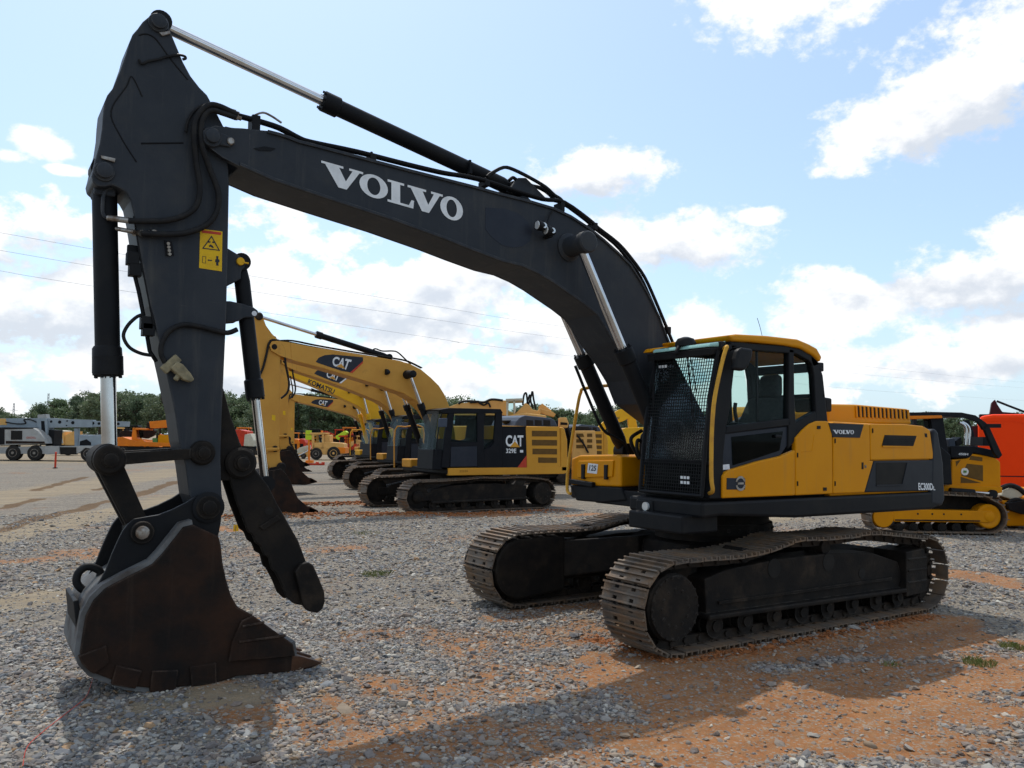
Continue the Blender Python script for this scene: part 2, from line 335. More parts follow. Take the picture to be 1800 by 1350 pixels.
# ------------------------------------------------------------------ crawler tracks
def track_path(xs, xi, ri, rs, zi, sags):
    """closed loop (x, z): bottom run, sprocket end at xs, top run with sag points, idler end at xi"""
    P = []
    for k in range(13):
        a = -pi/2 + pi*k/12; P.append((xi + ri*cos(a), zi + ri*sin(a)))
    P += sags
    for k in range(13):
        a = pi/2 + pi*k/12; P.append((xs + rs*cos(a), zi + rs*sin(a)))
    return P
def resample(P, n):
    P = [Vector(p) for p in P]; Q = P + [P[0]]; L = [0]
    for a, b in zip(Q, Q[1:]): L.append(L[-1] + (b-a).length)
    out = []; j = 0
    for i in range(n):
        d = L[-1]*i/n
        while L[j+1] < d: j += 1
        out.append(Q[j].lerp(Q[j+1], (d-L[j])/(L[j+1]-L[j])))
    return out, L[-1]/n
def track(parent, y, width, xs, xi, ri, rs, zi, sags, n, m='shoe', holes=True, gr=.032):
    pts, pitch = resample(track_path(xs, xi, ri, rs, zi, sags), n)
    sh = MB(); ln = MB(); k = len(pts)
    for i, p in enumerate(pts):
        d = (pts[(i+1) % k] - pts[i-1]).normalized(); nrm = Vector((d.y, -d.x))     # outwards for an anticlockwise loop
        def W(a, t, h): q = p + d*a + nrm*h; return (q.x, y+t, q.y)
        w = width/2; jit = random.uniform(-.003, .003)
        def slab(a0, a1, t0, t1, h0, h1):
            sh.add([W(a, t, h+jit) for a in (a0, a1) for t in (t0, t1) for h in (h0, h1)],
                   [(0, 1, 3, 2), (4, 6, 7, 5), (0, 4, 5, 1), (2, 3, 7, 6), (0, 2, 6, 4), (1, 5, 7, 3)])
        L2 = pitch*.47
        if holes:
            for t0, t1 in ((-w, -.145), (-.085, .085), (.145, w)): slab(-L2, L2, t0, t1, 0, .014)
            slab(-L2*.35, L2*.45, -.145, -.085, 0, .014); slab(-L2*.35, L2*.45, .085, .145, 0, .014)
        else: slab(-L2, L2, -w, w, 0, .014)
        for a in (-L2*.93, -L2*.02, L2*.78): slab(a, a+.018, -w, w, .014, .014+gr)
        for t in (-.075, .075):
            ln.add([W(a, t+e, h) for a in (-pitch*.52, pitch*.52) for e in (-.022, .022) for h in (-.085, -.001)],
                   [(0, 1, 3, 2), (4, 6, 7, 5), (0, 4, 5, 1), (2, 3, 7, 6), (0, 2, 6, 4), (1, 5, 7, 3)])
        ln.cyl(W(-pitch*.5, -.12, -.045), W(-pitch*.5, .12, -.045), .028, n=8)
    o = sh.build('crawler_track', m, parent)
    ln.build('link_chain', 'shoein', o)
    return o
def undergear(parent, y, sgn, xs, xi, ri, zi, width, mats, nroll=8, top=.78, flip=False):
    """side frame with idler, sprocket, rollers of one crawler; sgn: +1 when its outer side faces +y"""
    fr = MB(); a, b = xs+.52, xi-.42
    fr.prism([(a, .30), (b, .27), (b+.10, .42), (b+.02, .60), (b-.5, top-.04), ((a+b)/2+.3, top), ((a+b)/2-.5, top), (a+.3, top-.05), (a-.02, .66)], y-.16, y+.16)
    fr.prism([(a-.05, .28), (b+.05, .25), (b+.05, .30), (a-.05, .33)], y-.25*1, y+.25)
    side = fr.build('side_frame', mats[0], parent, .015)
    ri_ = ri; ri = ri-.06 if flip else ri
    idl = MB().lathe((xi, y-.11, zi), (xi, y+.11, zi), [(0, ri-.16), (.03, ri-.05), (.06, ri-.05), (.08, ri-.02), (.14, ri-.02), (.16, ri-.05), (.19, ri-.05), (.22, ri-.16)], 28).build('idler_wheel', mats[1], side)
    ri = ri_
    MB().lathe((xi, y, zi), (xi, y+sgn*.2, zi), [(0, .16), (.16, .16), (.19, .12), (.2, .05)], 16).build('idler_hub', mats[0], side)
    yk = MB(); yk.box((xi-.30, y, zi), (.55, .30, .22)); yk.build('idler_yoke', mats[0], side, .02)
    sp = MB(); nt = 21; vs = []
    for i in range(nt*2):
        q = (ri-.05) if i % 2 else ri-.12; vs.append((xs+q*cos(pi*i/nt), zi+q*sin(pi*i/nt)))
    sp.prism(vs, y-.03, y+.03); sp = sp.build('drive_sprocket', mats[1], side)
    MB().lathe((xs, y-.14, zi), (xs, y+.29, zi) if sgn > 0 else (xs, y-.56, zi), [(0, .33), (.22, .33), (.25, .315), (.37, .315), (.385, .30), (.40, .26), (.405, .12)], 30).build('final_drive', mats[0], side)
    bt = MB(); yo = y+sgn*.265
    for i in range(22):
        q = (xs+.285*cos(i*pi/11), zi+.285*sin(i*pi/11)); bt.cyl((q[0], yo-.01, q[1]), (q[0], yo+.012, q[1]), .014, n=6)
    for i in range(12):
        q = (xs+.17*cos(i*pi/6), zi+.17*sin(i*pi/6)); bt.cyl((q[0], yo, q[1]), (q[0], yo+.012, q[1]), .014, n=6)
    bt.lathe((xs, yo-.004, zi), (xs, yo+.004, zi), [(0, .30), (.008, .295)], 30); bt.build('drive_cover', mats[0], side)
    for i in range(nroll):
        x = xs+.62 + (xi-xs-1.05)*i/(nroll-1)
        rl = MB().lathe((x, y-.20, .20), (x, y+.20, .20), [(0, .05), (.03, .05), (.03, .115), (.09, .085), (.15, .085), (.15, .1), (.25, .1), (.25, .085), (.31, .085), (.37, .115), (.37, .05), (.40, .05)], 18)
        rl.build('track_roller', mats[1], side)
    for x in ((xs+xi)/2+.35, (xs+xi)/2-.95):
        cr = MB().cyl((x, y-.13, .845), (x, y+.13, .845), .075, n=14); cr.box((x, y, top), (.12, .08, .12)); cr.build('carrier_roller', mats[1], side)
    if flip:
        gd = MB(); gd.prism([(xi-.36, .20), (xi+.06, .22), (xi+.08, .62), (xi+.0, .74), (xi-.36, .72)], y-.22, y+sgn*.24 if sgn > 0 else y+.22)
        for z in (.36, .50, .63): gd.box((xi-.14, y+sgn*.245, z), (.40, .02, .025))
        gd.build('idler_guard', mats[0], side, .02)
        for x, z, q in (((xs+xi)/2-.55, .69, .10), ((xs+xi)/2+.35, .69, .10), ((xs+xi)/2+.95, .52, .06)):
            MB().lathe((x, y+sgn*.155, z), (x, y+sgn*.165, z), [(0, q), (.01, q)], 16).build('frame_recess', 'vent', side)
        rb = MB(); rb.box(((a+b)/2, y+sgn*.17, .42), (b-a-.3, .03, .03)); rb.build('frame_rib', mats[0], side)
    if flip:                                                       # drive sprocket at the other end
        for o in [side] + list(side.children):
            o.data.transform(Matrix.Scale(-1, 4, (1, 0, 0))); o.data.flip_normals()
    return side
def ram(name, parent, p0, p1, pj, rr, rb, cap=.05, mats=('dark', 'chrome'), neck=None):
    """hydraulic cylinder: rod eye p0, base eye p1, gland at pj (fraction from p0 along to p1)"""
    p0, p1 = Vector(p0), Vector(p1); g = p0.lerp(p1, pj); d = (p1-p0).normalized()
    b = MB(); L = (p1-g).length
    b.lathe(g, p1, [(0, rb*.8), (.012, rb*1.22), (.16, rb*1.22), (.175, rb), (L-.16, rb), (L-.06, rb*.8), (L, rb*.5)])
    a = d.orthogonal().normalized(); c = d.cross(a)
    for i in range(8):
        q = g - d*.012 + (a*cos(pi*i/4+.2) + c*sin(pi*i/4+.2))*rb*1.02; b.cyl(q, q+d*.02, .012, n=6)
    yv = Vector((0, 1, 0)); b.cyl(p1-yv*rb, p1+yv*rb, rb*1.15, n=20)
    o = b.build(name, mats[0], parent)
    r_ = MB().cyl(p0, g, rr, n=24).build('piston_rod', mats[1], o)
    MB().cyl(p0-yv*(rr*1.5+cap*.3), p0+yv*(rr*1.5+cap*.3), rr*1.9, n=20).build('rod_eye', mats[0], o)
    return o
def pin(name, parent, s, z, t0, t1, r, m='dirty', flange=1.5):
    k = 1 if t1 > t0 else -1
    return MB().lathe((s, t0, z), (s, t1, z), [(0, r*flange), (abs(t1-t0)-.02, r*flange), (abs(t1-t0)-.012, r*flange*.93), (abs(t1-t0)-.012, r), (abs(t1-t0)+.025, r), (abs(t1-t0)+.03, r*.85)], 22).build(name, m, parent)
# ------------------------------------------------------------------ the big dark-boomed excavator
def big_excavator():
    F = Fr((0, 0, 0), 0)
    root = thing('tracked_excavator', 'large yellow excavator with dark grey boom and arm, bucket resting on the gravel in front', 'excavator', F)
    z1 = lambda p: Zm(100, 0, .22222, p)
    z2 = lambda p: Zm(100, 280, .22222, p)
    z3 = lambda p: Zm(100, 560, .27778, p)
    z4 = lambda p: Zm(100, 850, .28889, p)
    z5 = lambda p: Zm(340, 150, .28889, p)
    z6 = lambda p: Zm(780, 270, .25556, p)
    z8 = lambda p: Zm(1240, 560, .23333, p)
    # ---- undercarriage
    for sg in (1, -1):
        sags = [(1.75, .858), (1.2, .848), (.85, .87), (.5, .935), (.30, .965), (.0, .95), (-.5, .945), (-.9, .965), (-1.15, .950), (-1.55, .905), (-1.8, .87)]
        track(root, sg*1.295, .60, -2.03, 2.10, .405, .405, .45, sags, 57, gr=.026)
        undergear(root, sg*1.295, sg, -2.10, 2.02, .40, .45, .6, ('dirty', 'dirty'), flip=True)
    xf = MB(); xf.prism([(-.75, .50), (.75, .50), (.68, .80), (.45, .86), (-.45, .86), (-.68, .80)], -.75, .75)
    for sx in (1, -1):
        for sy in (1, -1):
            a = [(sx*.25, sy*.5), (sx*.78, sy*.42), (sx*1.62, sy*1.15), (sx*.75, sy*1.15)]
            vs = [(x, y, .46 if i < 2 else .28) for i, (x, y) in enumerate(a)] + [(x, y, .84 if i < 2 else .74) for i, (x, y) in enumerate(a)]
            xf.add(vs, [(0, 1, 2, 3), (4, 5, 6, 7), (0, 1, 5, 4), (1, 2, 6, 5), (2, 3, 7, 6), (3, 0, 4, 7)])
    xf.build('undercarriage_frame', 'dirty', root, .02)
    for sg in (1, -1):                                             # travel motor covers on the inner sides
        mc = [(2.10+.36*cos(R(a_)), .46+.36*sin(R(a_))) for a_ in range(-100, 101, 20)] + [(1.45, .82), (1.45, .16)]
        MB().prism(mc, sg*1.22, sg*1.0).build('travel_motor_cover', 'dirty', root, .03)
    sw = MB().lathe((0, 0, .84), (0, 0, 1.2), [(0, .66), (.08, .66), (.08, .74), (.20, .74), (.20, .70), (.36, .70)], 48)
    for i in range(36): sw.box((.742*cos(i*pi/18), .742*sin(i*pi/18), .98), (.02, .03, .03), i*pi/18)
    sw.build('slewing_ring', 'dirty', root)
    # ---- turntable deck
    dk = MB(); dk.prism([(1.62, 1.24), (1.62, 1.40), (-2.62, 1.40), (-2.62, 1.235), (-2.40, 1.185), (.2, 1.19), (1.35, 1.255)], .36, 1.44)
    dk.prism([(1.05, 1.24), (1.05, 1.40), (-2.62, 1.40), (-2.62, 1.235), (-2.40, 1.185), (.2, 1.19)], -1.44, .36)
    deck = dk.build('turntable_deck', 'dark', root, .03)
    st = MB(); st.box((1.5, .9, 1.17), (.5, .8, .18)); st.build('deck_skirt', 'black', deck, .02)
    wl = MB().cyl((1.615, .66, 1.305), (1.66, .66, 1.305), .045).build('work_lamp', 'lamp', deck)
    MB().box((1.62, .62, 1.305), (.03, .26, .12)).build('lamp_bracket', 'black', deck, .01)
    # ---- cab shell
    CY, CI = 1.42, .46                                             # near and far side of the cab
    cabo = MB()
    lowf = F.side([(1252, 768), (1389, 757), (1403, 764), (1434, 741), (1452, 742), (1456, 880), (1249, 876)], CY-.05)
    cabo.prism([(1.49, 1.40), (1.455, 1.62), (.05, 1.62), (-.1, 2.0), (-.40, 2.0), (-.40, 1.40)], CI, CY-.06)
    cab = cabo.build('cab', 'dark', root, .02)
    A = F.side([(1273, 604), (1296, 606), (1283, 720), (1277, 752), (1272, 800), (1271, 877), (1247, 877), (1250, 800), (1256, 720), (1266, 650)], CY)
    top = F.side([(1284, 600), (1322, 604), (1380, 608), (1408, 614), (1431, 628), (1442, 641), (1431, 645), (1422, 634), (1400, 622), (1322, 616), (1286, 617)], CY)
    B = F.side([(1387, 612), (1396, 614), (1397, 700), (1400, 757), (1403, 768), (1386, 790), (1386, 742)], CY)
    Cp = F.side([(1424, 622), (1439, 636), (1447, 660), (1456, 745), (1434, 745), (1434, 720), (1431, 660)], CY)
    rail = F.side([(1278, 749), (1389, 735), (1390, 748), (1275, 763)], CY)
    qr = F.side([(1396, 744), (1434, 722), (1436, 742), (1401, 768)], CY)
    pl = MB()
    for q in (A, top, B, Cp, rail, qr):
        pl.prism(q, CY-.08, CY)
        if q is not rail: pl.prism(q, CI, CI+.08)
    # cross members front and back
    pl.box((1.29, (CY+CI)/2, 2.965), (.09, CY-CI, .09)); pl.box((-.28, (CY+CI)/2, 2.84), (.09, CY-CI, .10)); pl.box((-.33, (CY+CI)/2, 2.12), (.08, CY-CI, .22)); pl.box((-.31, (CY+CI)/2, 2.52), (.05, CY-CI, .05))
    pl.box((1.50, (CY+CI)/2, 1.78), (.04, CY-CI, .04))
    pl.build('cab_pillars', 'dark', cab, .012)
    door = MB().prism(F.side([(1273, 762), (1388, 749), (1386, 784), (1373, 803), (1333, 812), (1287, 826), (1271, 836)], CY), CY-.055, CY-.02).build('door_panel', 'decaldark', cab, .008)
    MB().prism(F.side([(1288, 768), (1378, 758), (1372, 792), (1330, 806), (1290, 818)], CY), CY-.018, CY-.012).build('lower_door_glass', 'darkglass', cab)
    MB().box(F.p3(1367, 767, CY), (.10, .03, .03)).build('door_handle', 'black', cab, .008)
    gw = MB(); gw.prism(F.side([(1296, 617), (1387, 617), (1387, 737), (1281, 750)], CY), CY-.045, CY-.038); gw.build('door_window', 'glass', cab)
    gw = MB(); gw.prism(F.side([(1396, 616), (1420, 628), (1431, 650), (1436, 722), (1399, 745)], CY), CY-.045, CY-.038); gw.build('quarter_window', 'glass', cab)
    MB().prism(F.side([(1296, 617), (1420, 626), (1436, 722), (1380, 737), (1281, 750)], CY), CI+.03, CI+.036).build('side_window', 'glass', cab)
    MB().prism([(1.32, 2.93), (1.34, 2.93), (1.53, 1.80), (1.51, 1.80)], CI+.06, CY-.08).build('windscreen', 'screen', cab)
    MB().prism([(1.515, 1.77), (1.53, 1.77), (1.545, 1.43), (1.53, 1.43)], CI+.06, CY-.08).build('lower_windscreen', 'darkglass', cab)
    MB().prism([(-.30, 2.80), (-.29, 2.80), (-.33, 2.24), (-.34, 2.24)], CI+.06, CY-.08).build('rear_window', 'glass', cab)
    sl = MB(); sl.box((F.p3(1337, 680, CY).x, CY-.05, 2.55), (.02, .02, .86)); sl.build('window_bar', 'black', cab)
    # roof with its green visor and beacon hump
    ro = MB(); rp = F.side([(1281, 589), (1296, 587), (1350, 590), (1403, 596), (1422, 604), (1437, 612), (1446, 628), (1442, 637), (1431, 625), (1408, 612), (1380, 607), (1322, 601), (1288, 600)], CY+.02)
    ro.prism(rp, CI-.02, CY+.02); ro.build('roof', 'yellow', cab, .025, 3)
    MB().prism([(1.22, 3.02), (1.45, 2.985), (1.47, 2.945), (1.24, 2.96)], CI+.1, CY-.02).build('roof_visor', 'visor', cab, .015)
    MB().prism([(1.28, 2.955), (1.47, 2.935), (1.46, 2.86), (1.32, 2.88)], CI+.02, CY-.01).build('front_header', 'dark', cab, .01)
    MB().prism([(1.18, 3.045), (1.45, 3.0), (1.50, 2.955), (1.24, 2.965)], CI-.02, CI+.09).build('roof_corner', 'yellow', cab, .012)
    MB().lathe((1.38, .98, 2.99), (1.38, .98, 3.09), [(0, .11), (.04, .11), (.08, .085), (.1, .03)], 20).build('beacon', 'black', cab)
    MB().tube([F.p3(1340, 592, 1.0), F.p3(1336, 575, 1.0), F.p3(1331, 559, 1.0)], .003, 5, 3).build('antenna', 'black', cab)
    # guard grille in front of the windscreen
    gp = [F.pt(u, v, CY) for u, v in ((1262, 617), (1257, 650), (1248, 698), (1240, 781), (1234, 872))]
    gy0, gy1 = CI+.06, CY
    def gx(z):
        for (xa, za), (xb, zb) in zip(gp, gp[1:]):
            if zb <= z <= za: return xa + (xb-xa)*(za-z)/(za-zb)
        return gp[-1][0] if z < gp[-1][1] else gp[0][0]
    zt, zb = gp[0][1], gp[-1][1]
    zz = [zt + (zb-zt)*i/12 for i in range(13)]
    g = MB()
    for y in (gy0, gy1): g.tube([(gx(z), y, z) for z in zz], .019, 8, curve=False)
    for z in (zt, zb): g.tube([(gx(z), gy0, z), (gx(z), gy1, z)], .019, 8)
    gd = g.build('guard_frame', 'dark', cab)
    g = MB(); n = 27
    for i in range(1, n):
        y = gy0 + (gy1-gy0)*i/n; g.tube([(gx(z), y, z) for z in zz], .0046, 4, curve=False)
    n = 42
    for i in range(1, n):
        z = zt + (zb-zt)*i/n; g.tube([(gx(z)+.004, gy0, z), (gx(z)+.004, gy1, z)], .0046, 4)
    g.build('guard_mesh', 'dark', gd)
    MB().tube([(gx(2.3)+.0, .62, zt), (gx(2.3)-.02, .60, 2.2), (gx(1.5)-.02, .60, zb)], .012, 6).build('guard_bar', 'dark', gd)
    for zq, hh in ((zb+.17, .06), (zt-.11, .035)):
        mk = MB()
        for r_ in range(2 if hh > .05 else 1):
            for i in range(3 if hh > .05 else 3): mk.box((gx(zq)+.014, (1.14 if hh > .05 else .62)+i*.045, zq-r_*.05), (.004, .032, .028))
        mk.build('maker_plate', 'white', gd)
    lb = lettering('guard_bracket', 'I', (F.p3(1224, 604, .98), F.p3(1230, 604, .98), F.p3(1228, 618, .98), F.p3(1234, 618, .98)), 'dark', cab)
    MB().tube([(1.47, .98, 2.99), (1.52, .98, 2.92), (1.50, .98, zt)], .02, 6).build('guard_hook', 'dark', cab)
    wp = MB(); wp.tube([(1.36, .98, 2.92), (1.44, 1.12, 2.45), (1.47, 1.16, 2.25)], .008, 5); wp.tube([(1.36, 1.02, 2.92), (1.43, 1.18, 2.5)], .006, 5); wp.build('wiper', 'black', cab)
    # seat and console seen through the glass
    st = MB(); st.prism([(.95, 1.62), (.95, 1.95), (.35, 1.98), (.30, 1.62)], .72, 1.20); st.prism([(.42, 1.9), (.40, 2.05), (.12, 2.50), (-.02, 2.50), (.20, 1.9)], .70, 1.22)
    st.prism([(.10, 2.50), (.06, 2.76), (-.04, 2.76), (-.04, 2.50)], .82, 1.10); st.build('seat', 'seat', cab, .05, 3)
    cs = MB(); cs.box((.75, .66, 1.95), (.5, .14, .5)); cs.box((.75, 1.27, 1.95), (.5, .13, .5)); cs.box((1.18, .62, 2.05), (.12, .18, .32), .3); cs.build('console', 'black', cab, .03)
    jl = MB()
    for y in (.66, 1.27): jl.tube([(.93, y, 2.2), (.96, y, 2.32), (.95, y, 2.40)], .02, 8)
    jl.build('joystick', 'black', cab)
    MB().prism([(.62, 1.62), (.8, 1.62), (.74, 2.0), (.66, 2.0)], 1.3, 1.33).build('door_strap', 'warn', cab)
    # handrail, mirror, sticker
    hr = Zm(1100, 580, .2370, [(772, 138), (750, 125), (735, 165), (700, 300), (660, 500), (641, 700), (635, 900), (635, 1100), (645, 1190), (668, 1215)])
    hp = [F.p3(u, v, 1.50) for u, v in hr]; hp[0].y = 1.42; hp[-1].y = 1.42
    MB().tube(hp, .021, 10, 4).build('handrail', 'rail', cab)
    mi = MB(); mi.prism(F.side([(1306, 610), (1325, 613), (1324, 628), (1318, 643), (1310, 652), (1291, 650), (1294, 630), (1299, 614)], 1.58), 1.50, 1.58); mo = mi.build('mirror', 'black', cab, .03, 3)
    MB().tube([F.p3(1284, 616, 1.43), F.p3(1291, 611, 1.5), F.p3(1302, 611, 1.55)], .009, 6).build('mirror_arm', 'black', cab)
    MB().prism(F.side([(1273, 817), (1284, 816), (1285, 825), (1273, 826)], CY), CY-.019, CY-.015).build('sticker', 'paper', cab)
    # ---- left bodywork
    bw = MB(); Y0 = 1.44
    p_front = F.side([(1270, 837), (1276, 830), (1287, 825), (1333, 811), (1373, 802), (1398, 791), (1398, 871), (1270, 876)], Y0)
    p_mid = F.side([(1398.8, 770), (1412, 755), (1424, 745), (1436, 740), (1453, 740), (1463, 744), (1464, 868), (1398.8, 871)], Y0)
    p_rear = F.side([(1464.8, 744), (1518, 745), (1529, 745), (1530, 810), (1536, 810), (1520, 866), (1464.8, 868)], Y0)
    p_hood = F.side([(1529.8, 745), (1590, 745.5), (1623, 749), (1635, 756), (1642, 807), (1530.6, 809)], Y0)
    p_dark = F.side([(1536.5, 810.5), (1642, 808.5), (1650, 862.5), (1520.5, 865.5)], Y0)
    hd = MB(); hd.prism([(-.42, 1.40), (-.42, 2.20), (-.52, 2.235), (-2.30, 2.21), (-2.42, 2.14), (-2.50, 1.40)], .60, Y0-.035); body = hd.build('engine_house', 'yellow', root, .02)
    for nm, q, m, k in (('front_door_panel', p_front, 'yellow', 1), ('side_door', p_mid, 'yellow', 2), ('side_door', p_rear, 'yellow', 3), ('hood_side', p_hood, 'yellow', 4), ('grille_panel', p_dark, 'grey', 5)):
        MB().prism(q, Y0-.06, Y0).build(nm, m, body, .014, 3)
    em = MB(); em.tube([F.p3(u, v, Y0) for u, v in ((1408, 794), (1418, 793.5), (1427, 793), (1431, 765))], .004, 5, curve=False); em.build('pressed_ridge', 'yellow', body)
    hg = MB()
    for u, v in ((1402, 800), (1402, 850), (1468, 775), (1468, 850), (1534, 757)): hg.cyl(F.p3(u, v-4, Y0+.004), F.p3(u, v+4, Y0+.004), .008, n=8)
    hg.build('door_hinge', 'black', body)
    # openings, locks, badges
    def plate(nm, pts, m, d=.003, th=.02, par=body, bev=0): return MB().prism(F.side(pts, Y0), Y0-th, Y0+d).build(nm, m, par, bev)
    plate('air_vent', z8([(1350, 877), (1590, 883), (1565, 960), (1328, 957)]), 'vent')
    lv = MB()
    for k in range(5):
        v = 770 + k*3.2; lv.prism(F.side([(1553-k*.8, v), (1608-k*1.2, v+1), (1608-k*1.2, v+2), (1553-k*.8, v+1)], Y0), Y0+.003, Y0+.010)
    lv.build('vent_louvres', 'black', body)
    plate('vent_lip', z8([(1328, 957), (1566, 961), (1560, 972), (1332, 968)]), 'yellow', .012)
    plate('intake_opening', z8([(1285, 1085), (1512, 1085), (1478, 1248), (1285, 1252)]), 'vent')
    plate('intake_lip', z8([(1285, 1252), (1478, 1248), (1515, 1085), (1524, 1085), (1486, 1258), (1285, 1261)]), 'grey', .012)
    plate('door_latch', z8([(1176, 1083), (1190, 1083), (1190, 1135), (1176, 1135)]), 'vent'); plate('door_lock', z8([(1198, 1103), (1212, 1103), (1212, 1125), (1198, 1125)]), 'steel')
    for a, b in ((852, 820), (898, 1284)): plate('lock_cap', z8([(a-12, b-12), (a+12, b-12), (a+12, b+12), (a-12, b+12)]), 'black', .008)
    plate('lock_cap', z8([(1650, 865), (1668, 865), (1670, 895), (1654, 892)]), 'vent', .004)
    bp = plate('maker_badge', z8([(925, 786), (1190, 797), (1160, 898), (958, 893)]), 'grey', .006)
    def q8(pts, e): return [F.p3(*z8([p])[0], Y0+e) + Vector((0, 0, 0)) for p in pts]
    slab_letters('badge_lettering', q8([(960, 838), (1120, 841), (966, 868), (1118, 871)], .009), 'white', bp)
    lettering('model_number', 'EC300D', q8([(1603, 1237), (1712, 1240), (1605, 1292), (1716, 1293)], .006), 'white', body, .03)
    lettering('model_suffix', 'L', q8([(1716, 1262), (1730, 1262), (1718, 1293), (1732, 1293)], .006), 'white', body, .03)
    rp = plate('round_plate', z8([(160, 1200), (298, 1203), (296, 1288), (158, 1288)]), 'decaldark', .006, bev=.004)
    rg = MB(); c8 = F.p3(*z8([(266, 1242)])[0], Y0+.012)
    for k in range(24):
        a0, a1 = 2*pi*k/24, 2*pi*(k+1)/24
        if k in (0, 23, 11, 12): continue
        rg.add([(c8.x+q*cos(a), c8.y, c8.z+q*sin(a)) for a in (a0, a1) for q in (.052, .075)], [(0, 1, 3, 2)])
    rg.box((c8.x, c8.y, c8.z), (.09, .002, .02)); rg.build('plate_emblem', 'steel', rp, recalc=False)
    # hood above, louvred, standing inboard
    hp = MB(); HY = .95
    hq = F.side([(1455, 724), (1462, 710), (1508, 711), (1598, 719), (1603, 746), (1455, 746)], HY)
    hp.prism(hq, -.75, HY); hood = hp.build('engine_hood', 'yellow', root, .03, 3)
    lv = MB()
    for k in range(13):
        u = 1506 + k*7.0
        lv.prism(F.side([(u, 713.5+k*.55), (u+3.2, 713.8+k*.55), (u+4.4, 733+k*.25), (u+1.2, 733+k*.25)], HY), HY-.02, HY+.004)
    lv.build('hood_louvres', 'vent', hood)
    lp = MB()
    for k in range(14):
        u = 1502.6 + k*7.0
        lp.prism(F.side([(u, 713+k*.55), (u+3, 713.2+k*.55), (u+4.3, 734+k*.25), (u+1.3, 734+k*.25)], HY), HY, HY+.014)
    lp.build('louvre_ribs', 'yellow', hood, .004)
    MB().prism(F.side([(1450, 698), (1463, 700), (1463, 724), (1453, 724)], 1.15), .7, 1.15).build('air_cleaner_box', 'dark', root, .02)
    MB().lathe((-2.1, -.3, 2.45), (-2.1, -.3, 2.66), [(0, .06), (.15, .06), (.2, .075), (.21, .03)], 16).build('exhaust_stack', 'black', root)
    # counterweight
    cw = MB(); cp = [(-2.36, 1.25), (-2.44, 2.17), (-2.50, 2.19), (-2.56, 2.14), (-2.66, 1.75), (-2.68, 1.30), (-2.62, 1.22)]
    cw.prism(cp, .9, Y0+.005); cw.prism(cp, -Y0, -.9); 
    vs = []
    for y, e in ((-.9, 0), (-.45, .12), (0, .16), (.45, .12), (.9, 0)): vs.append([(s-(e if s < -2.45 else 0), y, z) for s, z in cp])
    fl = [p for r_ in vs for p in r_]; n = len(cp)
    cw.add(fl, [(j*n+i, j*n+(i+1) % n, (j+1)*n+(i+1) % n, (j+1)*n+i) for j in range(4) for i in range(n)])
    cw.build('counterweight', 'grey', root, .04, 3)
    # ---- right hand side: tank, tool box, steps
    rb = MB(); rb.prism([(.95, 1.40), (.95, 1.47), (-.15, 1.50), (-.35, 1.95), (-.45, 2.1), (-2.4, 2.2), (-2.5, 1.4)], -1.44, -.62); rb.build('tank_house', 'yellow', root, .03)
    def XP(pts, x): return [F.xpt(u, v, x) for u, v in pts]
    bx = XP([(1004, 806), (1018, 800), (1084, 799), (1092, 803), (1092, 856), (1003, 853)], 1.30)
    tb = MB(); n = len(bx); tb.add([(1.30, p.y, p.z) for p in bx] + [(.80, p.y, p.z) for p in bx], [tuple(range(n)), tuple(range(n, 2*n))] + [(i, (i+1) % n, n+(i+1) % n, n+i) for i in range(n)])
    tbo = tb.build('tool_box', 'yellow', root, .025, 3)
    def xplate(nm, pts, x0, x1, m, par, bev=0):
        q = XP(pts, x1); n = len(q)
        return MB().add([(x1, p.y, p.z) for p in q] + [(x0, p.y, p.z) for p in q], [tuple(range(n)), tuple(range(n, 2*n))] + [(i, (i+1) % n, n+(i+1) % n, n+i) for i in range(n)]).build(nm, m, par, bev)
    xplate('box_lid', [(1016, 810), (1078, 809), (1076, 838), (1014, 840)], 1.30, 1.318, 'yellow', tbo, .012)
    for a, b in ((1024, 829), (1064, 830)): xplate('box_latch', [(a-3, b-13), (a+3, b-13), (a+2, b+13), (a-3, b+13)], 1.30, 1.335, 'black', tbo, .006)
    lp_ = xplate('lot_sticker', [(1034, 814), (1051, 816), (1049, 833), (1032, 831)], 1.318, 1.3215, 'paper', tbo)
    q = XP([(1036.5, 817), (1048.5, 818.5), (1035, 827), (1047, 828)], 1.324); lettering('lot_number', '125', q, 'boom', lp_, .02)
    xplate('step_housing', [(1000, 852), (1092, 857), (1100, 880), (1060, 884), (1012, 880)], .7, 1.32, 'dark', root, .02)
    xplate('rusty_step', [(1000, 842), (1040, 848), (1040, 856), (1000, 850)], 1.28, 1.36, 'dark', root, .01)
    hr = [(1003, 868), (997, 860), (999, 820), (1006, 770), (1016, 710), (1021, 690), (1028, 683), (1045, 678), (1089, 677)]
    hp = [F.xpt(u, v, 1.36) for u, v in hr[:7]] ; last = hp[-1]
    hp += [Vector((.9, last.y, last.z+.06)), Vector((-.1, last.y, last.z+.10)), Vector((-.2, last.y, last.z-.1)), Vector((-.2, last.y, 2.0))]
    MB().tube(hp, .020, 10, 4).build('guard_rail', 'rail', root)
    # boom foot bracket and hoses between cab and boom
    bf = MB()
    for y in (-.36, .30): bf.prism([(.95, 1.38), (.62, 2.10), (.30, 2.25), (.05, 2.05), (-.3, 1.38)], y, y+.06)
    bf.prism([(1.30, 1.24), (1.30, 1.42), (.6, 1.42), (.6, 1.24)], -.62, .45); bf.build('boom_foot_bracket', 'dark', root, .015)
    hz = MB()
    for k, yy in enumerate((-.12, -.02, .08, .18)):
        hz.tube([(.55, yy, 1.5), (.95+.04*k, yy, 1.75), (1.0+.03*k, yy+.02, 2.05+.03*k), (.72, yy, 2.2), (.62, yy, 2.4)], .026, 8)
